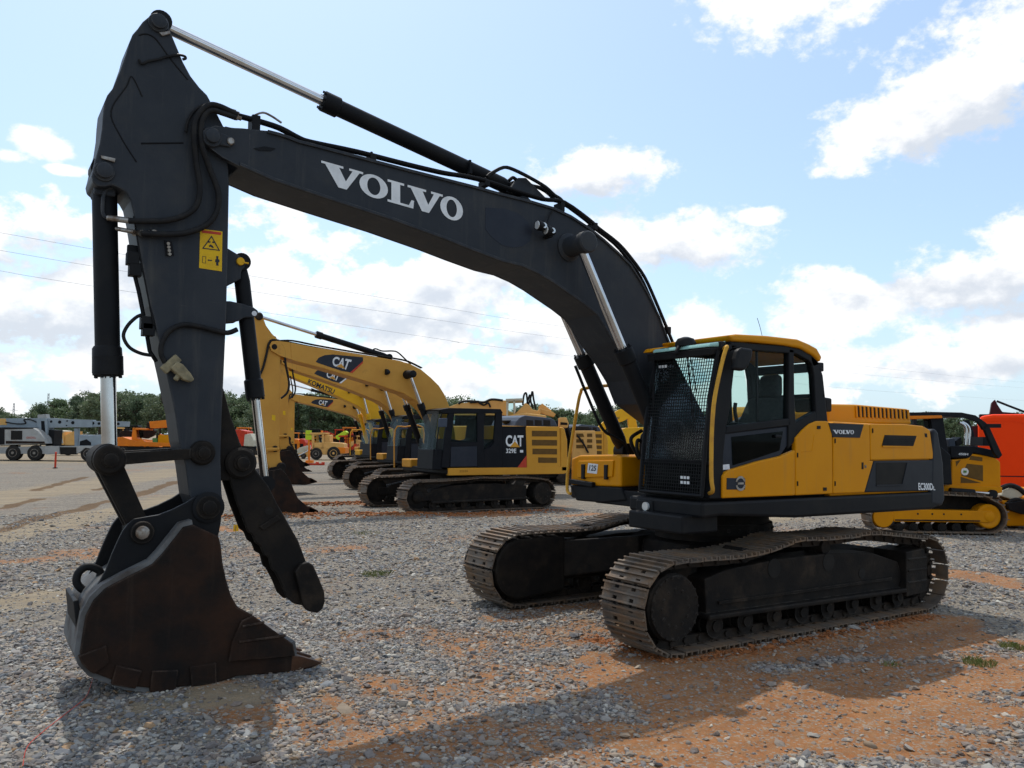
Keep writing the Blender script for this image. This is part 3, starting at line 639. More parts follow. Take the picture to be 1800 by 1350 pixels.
    hz.build('swing_hoses', 'rubber', root)
    # ---- boom
    BY = .27
    topb = z6([(0, 175), (200, 220), (400, 275), (600, 325), (750, 370), (870, 425), (1000, 510), (1100, 590), (1200, 680), (1280, 760), (1350, 870), (1410, 980), (1480, 1120), (1530, 1260), (1560, 1340)])
    botb = z6([(0, 590), (200, 670), (400, 745), (540, 780), (650, 830), (750, 890), (850, 960), (950, 1030), (1050, 1110)])
    tipu = [(425, 225), (447, 227), (470, 229), (490, 234), (508, 240), (525, 247), (542, 251), (629, 274), (716, 297)]
    tipl = [(421, 292), (479, 318), (571, 349), (687, 387)]
    bp_ = F.side(tipu + topb, BY)
    foot = [(.55, 2.45), (.42, 2.20), (.36, 2.06), (.30, 1.88), (.14, 1.93), (.18, 2.12), (.45, 2.05)]
    low = F.side(tipl + botb + [(1078, 602), (1102, 634), (1122, 668), (1138, 710)], BY)
    poly = bp_ + [(.36, 2.30), (.16, 2.10), (.14, 1.97), (.22, 1.86), (.36, 1.86), (.46, 1.96)] + low[::-1]
    bo = MB(); bo.prism(poly, -BY, BY); boom = bo.build('boom', 'boom', root, .012)
    fk = F.side([(440, 227), (425, 225.5), (412, 225), (378, 221), (365, 225), (360, 234), (361, 248), (366, 258), (392, 277), (421, 292), (438, 299)], BY)
    MB().prism(fk, BY-.055, BY+.0015).build('boom_fork', 'boom', boom); MB().prism(fk, -BY-.0015, -BY+.055).build('boom_fork', 'boom', boom)
    # flange lips welded along both edges of the box section
    fl = MB()
    for q, s_ in ((F.side(tipu[2:] + topb[1:], BY), 1), (low, -1)):
        for y0, y1 in ((BY, BY+.022), (-BY-.022, -BY)): fl.prism(q + [(x, z-s_*.028) for x, z in reversed(q)], y0, y1)
    fl.build('boom_flange', 'boom', boom, .004)
    def z5p(p, t): return F.p3(*z5([p])[0], t)
    sm = [z5p(p, BY+.004) for p in ((778, 457), (1640, 700), (778, 591), (1640, 836))]
    slab_letters('boom_lettering', sm, 'white', boom)
    e0 = z6([(285, 372), (420, 378), (510, 410), (580, 470), (606, 540), (590, 605), (540, 640), (470, 648), (400, 630), (330, 575), (285, 520)])
    MB().prism(F.side(e0, BY), BY+.0005, BY+.003).build('boom_patch', 'decaldark', boom)
    sc = MB()
    for pts in ([(365, 385), (430, 372), (500, 385), (470, 400), (400, 398)],): sc.prism(F.side(z5(pts), BY), BY+.0005, BY+.006)
    sc.build('casting_mark', 'dark', boom)
    pin('boom_tip_pin', boom, *F.pt(374, 239, BY+.06), BY, BY+.05, .055, 'boom', 1.5)
    kp = MB(); kp.prism(F.side([(376, 228), (408, 240), (412, 250), (405, 258), (372, 252)], BY+.03), BY+.002, BY+.03); kp.build('pin_keeper', 'boom', boom, .01)
    a = F.pt(406, 248, BY+.04); MB().lathe((a[0], BY, a[1]), (a[0], BY+.05, a[1]), [(0, .032), (.04, .032), (.05, .024)], 16).build('keeper_bolt', 'steel', boom)
    # boom work lamps
    wl = MB()
    for u, v in ((952, 398), (967, 407)):
        c = F.p3(u, v, BY+.10); wl.lathe(c + Vector((-.05, 0, 0)), c + Vector((.07, .02, 0)), [(0, .03), (.04, .05), (.1, .055), (.12, .05)], 14)
    c = F.p3(958, 414, BY); wl.box(c + Vector((0, .05, -.02)), (.05, .12, .03)); wl.tube([F.p3(972, 371, BY+.02), F.p3(966, 380, BY+.03), F.p3(960, 398, BY+.06)], .009, 6)
    wo = wl.build('boom_work_lamp', 'black', boom)
    ln = MB()
    for u, v in ((952, 398), (967, 407)):
        c = F.p3(u, v, BY+.10); ln.lathe(c + Vector((.07, .02, 0)), c + Vector((.074, .02, 0)), [(0, .044), (.004, .04)], 14)
        ln.lathe(c + Vector((0, .055, 0)), c + Vector((0, .058, 0)), [(0, .03), (.003, .028)], 12)
    ln.build('lamp_lens', 'lamp', wo)
    # steel pipes along the boom
    pz = [(418, 202), (456, 212), (493, 224), (525, 241), (548, 249), (629, 266), (716, 288), (780, 303), (818, 309), (857, 318), (908, 335), (959, 350), (992, 355), (1036, 386), (1051, 400), (1087, 428), (1112, 457), (1133, 487), (1151, 526), (1171, 574), (1184, 606)]
    for t in (.24, .17, -.17, -.24): MB().tube([F.p3(u, v, .24)+Vector((0, t-.24, .012 if t < .2 else 0)) for u, v in pz], .019, 8, 3).build('hydraulic_pipe', 'dark', boom)
    MB().tube([F.p3(u, v, .20) for u, v in z6([(300, 160), (330, 135), (410, 95), (480, 110), (600, 170), (700, 230), (760, 285), (800, 310), (830, 345)])], .019, 8, 3).build('hydraulic_pipe', 'dark', boom)
    MB().tube([F.p3(u, v, .12) for u, v in z6([(450, 185), (475, 165), (500, 180), (560, 212), (680, 238), (740, 290), (770, 330)])], .019, 8, 3).build('hydraulic_pipe', 'dark', boom)
    MB().tube([F.p3(u, v, .08) for u, v in z6([(470, 200), (520, 190), (600, 215), (700, 262), (760, 320)])], .016, 8, 3).build('hydraulic_pipe', 'dark', boom)
    for u, v, w, h in ((448, 216, .07, .15), (653, 275, .06, .05), (853, 320, .06, .06), (1043, 396, .05, .08), (1172, 578, .05, .08), (985, 362, .05, .10)):
        c = F.p3(u, v, .21); cl = MB(); cl.box((c.x, c.y-.02, c.z-.02), (w, .14, h)); cl.cyl((c.x, c.y, c.z), (c.x, c.y, c.z+.045), .014, n=6)
        cl.build('pipe_clamp', 'dark', boom, .006); MB().box((c.x, -.20, c.z-.02), (w, .12, h)).build('pipe_clamp', 'dark', boom, .006)
    fx = MB()
    for u, v in ((395, 193), (408, 197), (400, 201), (412, 205)): fx.lathe(F.p3(u-9, v-3, .24), F.p3(u+7, v+2, .24), [(0, .018), (.03, .018), (.03, .028), (.07, .028), (.07, .02), (.1, .02)], 8)
    fx.tube([F.p3(447, 203, .24), F.p3(462, 198, .24), F.p3(477, 204, .24), F.p3(495, 216, .24)], .010, 6); fx.build('pipe_fittings', 'steel', boom)
    # ---- boom cylinders
    nb = F.p3(1023, 428, .50); nm_ = F.p3(1094, 612, .46); 
    for sg in (1, -1):
        p0 = Vector((nb.x, sg*.46, nb.z)); d = Vector((nm_.x-nb.x, 0, nm_.z-nb.z)); L = d.length; d.normalize(); p1 = p0 + d*3.02
        if sg < 0:
            q = F.p3(988, 553, -.46); m_ = F.p3(1022, 622, -.46); b_ = F.p3(1090, 778, -.46); dd = (b_-m_).normalized(); p1 = b_ + dd*.12; p0 = m_ - dd*(L); 
        ram('boom_cylinder', root, p0, p1, L/((p1-p0).length), .05, .085)
    MB().lathe((nb.x, BY-.1, nb.z), (nb.x, .60, nb.z), [(0, .15), (.12, .15), (.14, .115), (.36, .10), (.37, .115), (.44, .115), (.455, .10), (.46, .05)], 26).build('boom_cylinder_pin', 'boom', root)
    lines = MB()
    fo_ = F.p3(1011, 643, -.36); lines.tube([fo_, F.p3(1018, 660, -.36), F.p3(1030, 690, -.36), F.p3(1058, 752, -.36), F.p3(1080, 768, -.36), F.p3(1098, 780, -.36), F.p3(1105, 800, -.36)], .018, 8); lines.build('cylinder_pipe', 'dark', root)
    hz = MB(); hz.tube([F.p3(1128, 757, .0), F.p3(1111, 768, .0), F.p3(1110, 780, .0), F.p3(1118, 796, .0), F.p3(1124, 806, .0)], .022, 8)
    hz.tube([F.p3(1136, 800, .1), F.p3(1130, 780, .1), F.p3(1121, 774, .1), F.p3(1120, 790, .1), F.p3(1126, 806, .1)], .022, 8); hz.build('boom_hoses', 'rubber', root)
    # ---- arm cylinder
    ap = F.p3(280, 43, 0); bb = F.p3(903, 334, 0)
    g_ = F.p3(563, 186, 0)
    ram('arm_cylinder', root, ap, bb, (g_-ap).length/((bb-ap).length), .046, .078)
    br = MB()
    for y in (-.14, .09): br.prism(F.side([(880, 342), (898, 318), (912, 318), (922, 328), (950, 356)], 0), y, y+.05)
    br.build('arm_cylinder_bracket', 'boom', root, .01)
    st = MB(); c = F.p3(826, 297, .09); st.box(c, (.03, .05, .10)); c = F.p3(826, 290, .09); st.cyl(c, c+Vector((0, 0, .05)), .016, n=6); st.build('cylinder_clamp', 'dark', root)
    # ---- arm
    AY = .205
    ao = z1([(755, 108), (800, 115), (850, 145), (880, 190), (900, 250), (950, 370), (1000, 490), (1060, 600), (1130, 690), (1190, 750), (1225, 815), (1270, 900), (1320, 1000)]) + [(402, 300), (403, 324), (401, 436), (398, 560), (393, 671), (390, 732), (388, 810), (390, 866), (393, 890), (388, 905), (372, 914), (354, 910), (342, 893), (333, 871), (326, 818), (315, 777), (308, 727), (292, 652), (271, 560), (264, 536), (251, 469), (242, 418), (236, 380), (230, 352), (222, 338), (211, 331), (198, 325), (184, 328), (171, 327), (163, 320), (161, 309), (164, 298)] + z1([(310, 1240), (340, 1130), (358, 1010), (365, 900), (375, 810), (400, 750), (440, 700), (500, 560), (550, 420), (575, 330), (600, 270), (640, 225), (680, 170)])
    arm = MB().prism(F.side(ao, AY), -AY, AY).build('arm', 'boom', root, .012)
    wd = MB()
    for pts, w in (([(250, 170), (232, 135), (222, 152), (195, 196), (212, 240), (240, 285)], .006), ([(248, 252), (322, 251)], .008), ([(244, 62), (258, 60), (275, 70), (300, 104), (330, 140)], .007)):
        wd.tube([F.p3(u, v, AY) for u, v in pts], w, 6)
    wd.build('weld_seam', 'dark', arm)
    for (u, v, r_) in ((278, 41, .058), (183, 302, .058)): pin('arm_pin', arm, *F.pt(u, v, AY), AY, AY+.03, r_, 'boom', 1.35)
    gr = MB()
    gr.prism(F.side(z1([(805, 262), (890, 250), (895, 275), (830, 292)]), AY), AY, AY+.02); gr.build('pin_retainer', 'steel', arm, .004); gr = MB(); gr.prism(F.side(z1([(345, 1232), (462, 1258), (455, 1290), (350, 1258)]), AY), AY, AY+.02)
    gr.build('pin_retainer', 'steel', arm, .004)
    hl = MB(); hl.tube([F.p3(u, v, AY+.02) for u, v in z1([(648, 470), (665, 500), (690, 500), (720, 485), (800, 470), (870, 448), (960, 434), (1010, 445), (1018, 462), (995, 470)])], .011, 6, 4); hl.build('grease_line', 'rubber', arm)
    # warning decal
    D = lambda e, *pts: F.side(pts, AY+e)
    dq = [(352, 402), (391, 407), (390, 477), (350, 471)]
    dec = MB().prism(D(.003, *dq), AY+.0008, AY+.003).build('warning_decal', 'warn', arm, recalc=True)
    MB().prism(D(.005, (355, 404.5), (389, 408.5), (388.5, 413), (355, 409)), AY+.003, AY+.005).build('red_heading', 'red', dec)
    tr = MB(); T = [F.p3(u, v, AY+.005) for u, v in ((372, 414), (387, 441), (355, 437))]; cen = (T[0]+T[1]+T[2])/3
    Ti = [cen+(p-cen)*.80 for p in T]; tr.add(T+Ti, [(0, 1, 4, 3), (1, 2, 5, 4), (2, 0, 3, 5)])
    for pts in ([(366, 424), (370, 424), (370, 426.5), (366, 426.5)], [(373, 424.5), (377, 424.5), (377, 427), (373, 427)], [(367, 432), (370, 429.5), (374, 432), (376, 435.5), (374, 436), (370, 433.5), (368, 434)]): tr.prism(D(.005, *pts), AY+.004, AY+.005)
    for pts in ([(380, 450), (384, 450.5), (383.5, 455), (386, 457), (385.5, 461), (384, 461), (384, 467), (380, 466.5), (380, 461), (378, 460.5), (378.5, 456), (380.5, 455)], [(365, 457), (367, 455.5), (367, 456.5), (371, 457), (371, 456), (373, 458), (371, 459.5), (371, 458.5), (367, 458), (367, 459)],
                [(356, 450), (362, 450.7), (361.8, 451.3), (356, 450.7)], [(355.8, 461.5), (361.6, 462.2), (361.4, 462.8), (355.8, 462.1)], [(355.8, 450), (356.5, 450), (356.5, 462), (355.8, 462)], [(361.5, 450.6), (362.2, 450.7), (361.6, 462.8), (361, 462.7)]): tr.prism(D(.005, *pts), AY+.004, AY+.005)
    tr.build('warning_symbol', 'decaldark', dec, recalc=True)
    pt_ = MB()
    for k in range(4): pt_.cyl(F.p3(296, 428+k*6.2, AY), F.p3(296+k*.9, 428+k*6.2, AY+.04), .013, n=8)
    pt_.build('test_ports', 'steel', arm)
    MB().prism(F.side([(288, 423), (302, 425), (306, 449), (291, 450)], AY), AY, AY+.012).build('port_block', 'dark', arm, .004)
    # hoses looping over the arm
    HT = AY+.055
    h1 = [(418, 202), (398, 192), (374, 184), (356, 192), (343, 213), (341, 240), (345, 285), (351, 330), (345, 362), (322, 380), (289, 388), (250, 389), (226, 388)]
    h2 = [(415, 207), (392, 199), (372, 194), (358, 205), (353, 225), (355, 255), (367, 293), (383, 336), (382, 369), (365, 394), (333, 408), (300, 412), (262, 411), (248, 410)]
    h3 = [(400, 190), (382, 183), (360, 184), (341, 196), (330, 215), (327, 232)]
    for h in (h1, h2): MB().tube([F.p3(u, v, HT+(.03 if i < 6 else 0)) for i, (u, v) in enumerate(h)], .024, 10, 5).build('arm_hose', 'rubber', arm)
    MB().tube([F.p3(u, v, HT-.02) for u, v in h3], .012, 8, 5).build('arm_hose', 'rubber', arm)
    MB().tube([F.p3(u, v, AY+.03) for u, v in ((417, 579), (400, 585), (378, 581), (350, 574), (322, 571), (299, 581), (285, 602), (283, 621), (290, 638))], .021, 10, 5).build('arm_hose', 'rubber', arm)
    MB().tube([F.p3(u, v, .16) for u, v in ((250, 553), (239, 558), (224, 573), (217, 591), (227, 610), (247, 621), (269, 625))], .014, 8, 5).build('arm_hose', 'rubber', arm)
    ft = MB()
    for a_, b_, r_ in (((228, 388), (190, 383), .024), ((250, 410), (236, 409), .027), ((272, 410), (252, 411), .030), ((236, 408), (205, 402), .018)): ft.cyl(F.p3(*a_, HT-.02), F.p3(*b_, .12), r_, n=10)
    ft.build('hose_fittings', 'steel', arm)
    hp_ = MB()
    hp_.tube([F.p3(u, v, .12) for u, v in ((231, 434), (234, 473), (244, 513), (255, 569), (263, 617), (275, 636))], .017, 8, curve=False)
    hp_.tube([F.p3(u, v, .19) for u, v in ((236, 380), (242, 418), (251, 469), (264, 536), (271, 572))], .012, 8, curve=False)
    for u, v in ((233, 455), (237, 475), (257, 568), (260, 580)): hp_.box(F.p3(u, v, .14), (.09, .10, .10))
    hp_.box(F.p3(233, 438, .12), (.08, .04, .06)); hp_.build('arm_pipes', 'dark', arm, .004)
    vb = MB(); vb.prism(F.side(z3([(722, 310), (765, 270), (800, 290), (848, 345), (872, 385), (850, 402), (800, 385), (740, 330)]), AY+.09), AY, AY+.09); vb.cyl(F.p3(318, 655, AY+.05), F.p3(308, 668, AY+.06), .022, n=8); vb.box(F.p3(300, 640, AY+.03), (.16, .05, .07), 0, .8)
    vb.build('valve_block', 'tan', arm, .012)
    # ---- bucket cylinder
    bt = F.p3(183, 302, 0); be = F.p3(193, 808, 0); bg = F.p3(190, 662, 0)
    ram('bucket_cylinder', root, be, bt, (bg-be).length/((bt-be).length), .058, .093)
    gl = MB(); a_ = F.p3(188, 608, 0); gl.lathe(bg, a_, [(0, .095), (.03, .1), (.03, .115), ((a_-bg).length-.02, .108), ((a_-bg).length, .095)], 28)
    gl.build('gland_sleeve', 'dark', root)
    for y in (-.12, .07): MB().box(bt + Vector((0, y+.025, -.10)), (.16, .05, .24)).build('cylinder_lug', 'boom', root, .02)
    bk = MB(); bk.tube([F.p3(196, 330, .12), F.p3(183, 340, .12), F.p3(181, 375, .11), F.p3(190, 384, .11)], .014, 8); bk.build('cylinder_pipe', 'boom', root)
    # ---- linkage
    LY = .235
    a_ = F.pt(193, 808, LY); b_ = F.pt(356, 796, LY); c_ = F.pt(252, 936, LY)
    for sg in (1, -1):
        lk = MB(); y0, y1 = (LY-.045, LY+.01) if sg > 0 else (-LY-.01, -LY+.045)
        dx = Vector((b_[0]-a_[0], b_[1]-a_[1])).normalized(); nn = Vector((-dx.y, dx.x))
        h0, h1 = .048, .040
        lk.prism([(a_[0]+nn.x*h0, a_[1]+nn.y*h0), (b_[0]+nn.x*h1, b_[1]+nn.y*h1), (b_[0]-nn.x*h1, b_[1]-nn.y*h1), (a_[0]-nn.x*h0, a_[1]-nn.y*h0)], y0, y1)
        for q, r_ in ((a_, .115), (b_, .10)): lk.lathe((q[0], y0-.004 if sg > 0 else y1+.004, q[1]), (q[0], y1+.02 if sg > 0 else y0-.02, q[1]), [(0, r_), (.06, r_), (.079, r_*.86)], 26)
        o = lk.build('rocker_link', 'dirty', root, .006)
        for q, r_ in ((a_, .048), (b_, .045)): pin('link_pin', o, q[0], q[1], sg*(LY+.01), sg*(LY+.05), r_, 'dirty', 1.35)
    ld = MB(); d = Vector((c_[0]-a_[0], c_[1]-a_[1])); L = d.length; d.normalize(); nn = Vector((-d.y, d.x))
    for y0, y1 in ((.06, .15), (-.15, -.06)):
        ld.prism([(a_[0]+nn.x*.10, a_[1]+nn.y*.10), (c_[0]+nn.x*.075, c_[1]+nn.y*.075), (c_[0]-nn.x*.075, c_[1]-nn.y*.075), (a_[0]-nn.x*.085, a_[1]-nn.y*.085)], y0, y1)
    ld.box((a_[0]+d.x*L*.45, 0, a_[1]+d.y*L*.45), (.10, .13, .25), 0, .35); ld.cyl((a_[0], -.16, a_[1]), (a_[0], .16, a_[1]), .12); ld.cyl((c_[0], -.16, c_[1]), (c_[0], .16, c_[1]), .10)
    ld.build('bucket_link', 'dirty', root, .012)
    # ---- bucket
    W = .42
    sidep = z4([(985, 322), (1000, 380), (1010, 480), (1030, 580), (1060, 680), (1100, 750), (1190, 800), (1300, 880), (1430, 970), (1440, 1040), (1430, 1150), (1100, 1172), (970, 1215), (730, 1240), (560, 1245), (430, 1232), (320, 1190), (215, 1150), (160, 1090), (140, 1030), (152, 950), (165, 870), (178, 800), (225, 710), (295, 640), (400, 583), (500, 533), (580, 492), (640, 430), (720, 330), (770, 265), (830, 250)])
    SP = F.side(sidep, W)
    back = SP[8:32]; sh = MB(); sh.band(back, -W+.02, W-.02, -.035); bucket = sh.build('bucket', 'shell', root)
    for y0, y1 in ((W-.045, W), (-W, -W+.045)): MB().prism(SP, y0, y1).build('side_plate', 'rust', bucket, .012)
    tp = MB(); tpl = F.side(z4([(1440, 1040), (1430, 1152), (1100, 1174), (1000, 1190), (1000, 1160), (1120, 1120)]), W); tp.prism(tpl, -W+.02, W-.02); tp.build('cutting_lip', 'rust', bucket, .01)
    sc = F.side(z4([(1190, 800), (1300, 880), (1430, 972), (1445, 1045), (1040, 1080), (1060, 960), (1120, 830)]), W)
    for y0, y1 in ((W, W+.03), (-W-.03, -W)): MB().prism(sc, y0, y1).build('side_cutter', 'rust', bucket, .008)
    rb_ = MB()
    for a0, a1 in (((1130, 870), (1260, 845)), ((1110, 965), (1390, 925))): 
        p, q = (F.p3(*z4([x])[0], W+.03) for x in (a0, a1)); rb_.tube([p, q], .012, 6)
    rb_.build('cutter_ribs', 'rust', bucket)
    tt = F.side(z4([(1430, 1050), (1480, 1052), (1620, 1093), (1622, 1101), (1540, 1132), (1420, 1150)]), W)
    cz = sum(z for s, z in tt)/len(tt)
    for k in range(4):
        y = W-.055 - k*(2*W-.11)/3
        t_ = MB(); m_ = [(s, t) for s, t in tt]
        sx = min(s for s, z in tt); wv = []
        for s, z in tt:
            h = .055 if s > sx+.12 else .02
            wv.append((s, z, h))
        n = len(wv); t_.add([(s, y-h, z) for s, z, h in wv] + [(s, y+h, z) for s, z, h in wv], [tuple(range(n)), tuple(range(n, 2*n))] + [(i, (i+1) % n, n+(i+1) % n, n+i) for i in range(n)])
        t_.build('bucket_tooth', 'teeth', bucket, .008)
    for poly in ([(130, 1050), (300, 985), (320, 1090), (230, 1160), (200, 1145), (150, 1095)], [(360, 1105), (520, 1140), (480, 1250), (330, 1225)], [(580, 1140), (740, 1135), (722, 1268), (565, 1270)], [(810, 1115), (970, 1090), (972, 1215), (820, 1235)]):
        for y0, y1 in ((W-.02, W+.022), (-W-.022, -W+.02)): MB().prism(F.side(z4(poly), W+.02), y0, y1).build('wear_pad', 'rust', bucket, .008)
    ears = F.side(z4([(985, 310), (1000, 230), (1004, 150), (985, 110), (940, 75), (890, 65), (850, 75), (790, 115), (700, 160), (620, 190), (530, 205), (470, 215), (430, 250), (400, 290), (375, 340), (335, 430), (297, 530), (258, 600), (205, 690), (260, 720), (420, 640), (590, 560), (700, 440), (800, 330), (960, 380)]), .29)
    for y0, y1 in ((.25, .29), (-.29, -.25)): MB().prism(ears, y0, y1).build('bucket_ear', 'dark', bucket, .008)
    for (u, v, r_) in ((366, 892, .055), (250, 936, .05)): pin('bucket_pin', bucket, *F.pt(u, v, .30), .29, .335, r_, 'dirty', 1.75)
    q_ = F.pt(250, 936, .335); MB().lathe((q_[0], .335, q_[1]), (q_[0], .368, q_[1]), [(0, .05), (.028, .05), (.033, .042)], 20).build('pin_end', 'steel', bucket)
    bs = F.pt(366, 892, .29); MB().lathe((bs[0], .285, bs[1]), (bs[0], .31, bs[1]), [(0, .125), (.02, .125), (.025, .115)], 28).build('pin_boss', 'dark', bucket)
    le = MB(); le.tube([F.p3(u, v, .0) for u, v in z4([(200, 665), (150, 640), (120, 600), (130, 545), (175, 508), (225, 512), (265, 540), (250, 590)])], .030, 10, 5); le.build('lifting_eye', 'dark', bucket)
    tg = MB(); tg.prism(F.side(z4([(92, 875), (115, 870), (122, 945), (102, 948)]), .05), .02, .05); tg.build('survey_tag', 'tag', bucket)
    bpz = MB(); bpz.prism(F.side(z4([(100, 715), (130, 705), (150, 800), (160, 870), (125, 960)]), .30), -.30, .30); bpz.build('back_plate', 'dark', bucket, .01)
    # ---- thumb
    th = MB(); TY = .15
    body_ = F.side(z3([(1165, 850), (1220, 880), (1240, 930)]) + [(473, 856), (487, 885), (499, 905), (510, 925), (525, 951), (539, 989), (546, 1010), (530, 1058), (516, 1061), (504, 1049), (496, 1029), (490, 1017), (484, 1006), (478, 1001), (473, 980), (464, 976), (458, 960), (450, 955), (444, 940), (436, 935), (429, 916), (418, 888), (406, 850), (401, 822)], TY)
    th.prism(body_, TY-.05, TY); th.prism(body_, -TY, -TY+.05)
    inner = F.side([(424, 800), (470, 856), (497, 905), (522, 951), (520, 1000), (496, 990), (455, 930), (425, 860)], TY)
    th.prism(inner, -TY+.05, TY-.05); thumb = th.build('thumb', 'dirty', root, .012)
    pr = F.side([(519, 1006), (528, 992), (542, 988), (551, 993), (562, 1018), (571, 1041), (572, 1058), (568, 1071), (559, 1078), (542, 1075), (533, 1064)], TY+.07)
    for y0, y1 in ((TY, TY+.07), (-TY-.07, -TY)): MB().prism(pr, y0, y1).build('thumb_tip', 'dirty', thumb, .015)
    q = F.pt(424, 814, TY+.03); MB().lathe((q[0], TY-.02, q[1]), (q[0], TY+.05, q[1]), [(0, .13), (.05, .13), (.07, .11)], 24).build('thumb_boss', 'dirty', thumb)
    pin('thumb_pin', thumb, q[0], q[1], TY+.05, TY+.08, .05, 'dirty', 1.4)
    q = F.pt(473, 898, TY); MB().lathe((q[0], TY, q[1]), (q[0], TY+.003, q[1]), [(0, .035), (.003, .035)], 18).build('thumb_hole', 'vent', thumb)
    wb = F.side([(455, 925), (487, 905), (492, 912), (462, 932)], TY); MB().prism(wb, TY, TY+.02).build('thumb_rib', 'dirty', thumb, .004)
    mb_ = MB()
    mp = F.side([(386, 680), (393, 682), (406, 732), (422, 777), (436, 806), (430, 822), (412, 826), (404, 845), (386, 845)], .14)
    for y0, y1 in ((.10, .14), (-.14, -.10)): mb_.prism(mp, y0, y1)
    mb_.prism([(s+.01, z) for s, z in mp], -.10, .10); mb_.build('thumb_bracket', 'dirty', root, .012)
    ub = MB(); up_ = F.side([(396, 434), (402, 437), (417, 446), (430, 456), (433, 463), (430, 470), (424, 477), (424, 490), (404, 500), (396, 506)], .10)
    for y0, y1 in ((.06, .10), (-.10, -.06)): ub.prism(up_, y0, y1)
    up2 = F.side([(396, 529), (405, 529), (428, 534), (446, 540), (454, 546), (454, 553), (447, 558), (430, 558), (420, 564), (396, 566)], .10); ub.prism(up2, .04, .10); ub.prism(up2, -.10, -.04); ub.build('cylinder_mount', 'boom', root, .01)
    q = F.pt(422, 460, .10); MB().lathe((q[0], .10, q[1]), (q[0], .125, q[1]), [(0, .034), (.02, .034), (.025, .03)], 16).build('mount_pin', 'tag', root)
    MB().tube([F.p3(426, 461, .12), F.p3(437, 463, .12)], .008, 6).build('pin_tail', 'tag', root)
    q = F.pt(447, 551, .10); MB().lathe((q[0], .10, q[1]), (q[0], .104, q[1]), [(0, .022), (.003, .022)], 14).build('mount_hole', 'paper', root)
    ram('thumb_cylinder', root, F.p3(466, 850, 0), F.p3(422, 462, 0), .385, .036, .066)
    return root
big = big_excavator()
# ------------------------------------------------------------------ machines of the row behind
M['cat'] = mat('weathered_yellow', (.56, .285, .055), (.50, .24, .045), .45, 0, 1.6, .4, .7, c3=(.30, .15, .05), s3=1.9, lo3=.62, hi3=.85)
M['catside'] = mat('engine_yellow', (.60, .29, .035), (.54, .25, .03), .45, 0, 1.6, .4, .7, c3=(.36, .18, .05), s3=1.9, lo3=.66, hi3=.88)
M['komat'] = mat('bright_yellow', (.74, .40, .02), (.66, .34, .02), .42, 0, 1.6, .4, .7, c3=(.36, .19, .04), s3=1.9, lo3=.66, hi3=.9)
M['navy'] = mat('black_panel', (.0055, .0065, .009), (.009, .0095, .012), .5, 0, 4)
M['slate'] = mat('hood_slate', (.05, .062, .085), (.06, .072, .095), .4, 0, 4)
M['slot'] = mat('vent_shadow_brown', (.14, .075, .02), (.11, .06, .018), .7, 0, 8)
M['orange'] = mat('machine_orange', (.72, .20, .015), (.60, .16, .02), .45, 0, 2, .4, .7)
M['redm'] = mat('machine_red', (.55, .05, .02), (.42, .04, .02), .45, 0, 3)
M['truckred'] = mat('cab_orange_red', (.90, .050, .001), (.86, .047, .001), .4, 0, 2)
M['lime'] = mat('lime_board', (.48, .62, .03), (.40, .55, .03), .5, 0, 3)
M['gradall'] = mat('pale_grey_paint', (.27, .315, .345), (.22, .255, .28), .45, 0, 2, .4, .7, c3=(.25, .22, .18), s3=1.6, lo3=.6, hi3=.8)
M['whitep'] = mat('off_white_paint', (.36, .36, .345), (.27, .265, .25), .45, 0, 2, .4, .7, c3=(.30, .22, .15), s3=2.2, lo3=.58, hi3=.8)
M['cream'] = mat('cream_paint', (.55, .52, .40), (.46, .42, .32), .5, 0, 3)
M['pale'] = mat('faded_orange_yellow', (.68, .38, .12), (.60, .33, .10), .5, 0, 2, .4, .7, c3=(.35, .2, .08), s3=2, lo3=.62, hi3=.85)
M['tyre'] = mat('tyre_rubber', (.022, .021, .020), (.045, .038, .030), .85, 0, 7, .45, .7)
M['rim'] = mat('dusty_rim', (.26, .24, .21), (.16, .11, .08), .6, .2, 8)
M['dgreen'] = mat('leaf_green_paint', (.10, .22, .06), (.08, .18, .05), .6)
M['maroon'] = mat('maroon_paint', (.06, .012, .014), (.05, .012, .012), .5)
M['dozer'] = mat('dozer_yellow', (.62, .235, .001), (.55, .20, .003), .4, 0, 2, .4, .7, c3=(.40, .20, .04), s3=2.2, lo3=.62, hi3=.85)
FACE = R(-33.2)                                                  # heading of a machine that stands square to the view, facing left

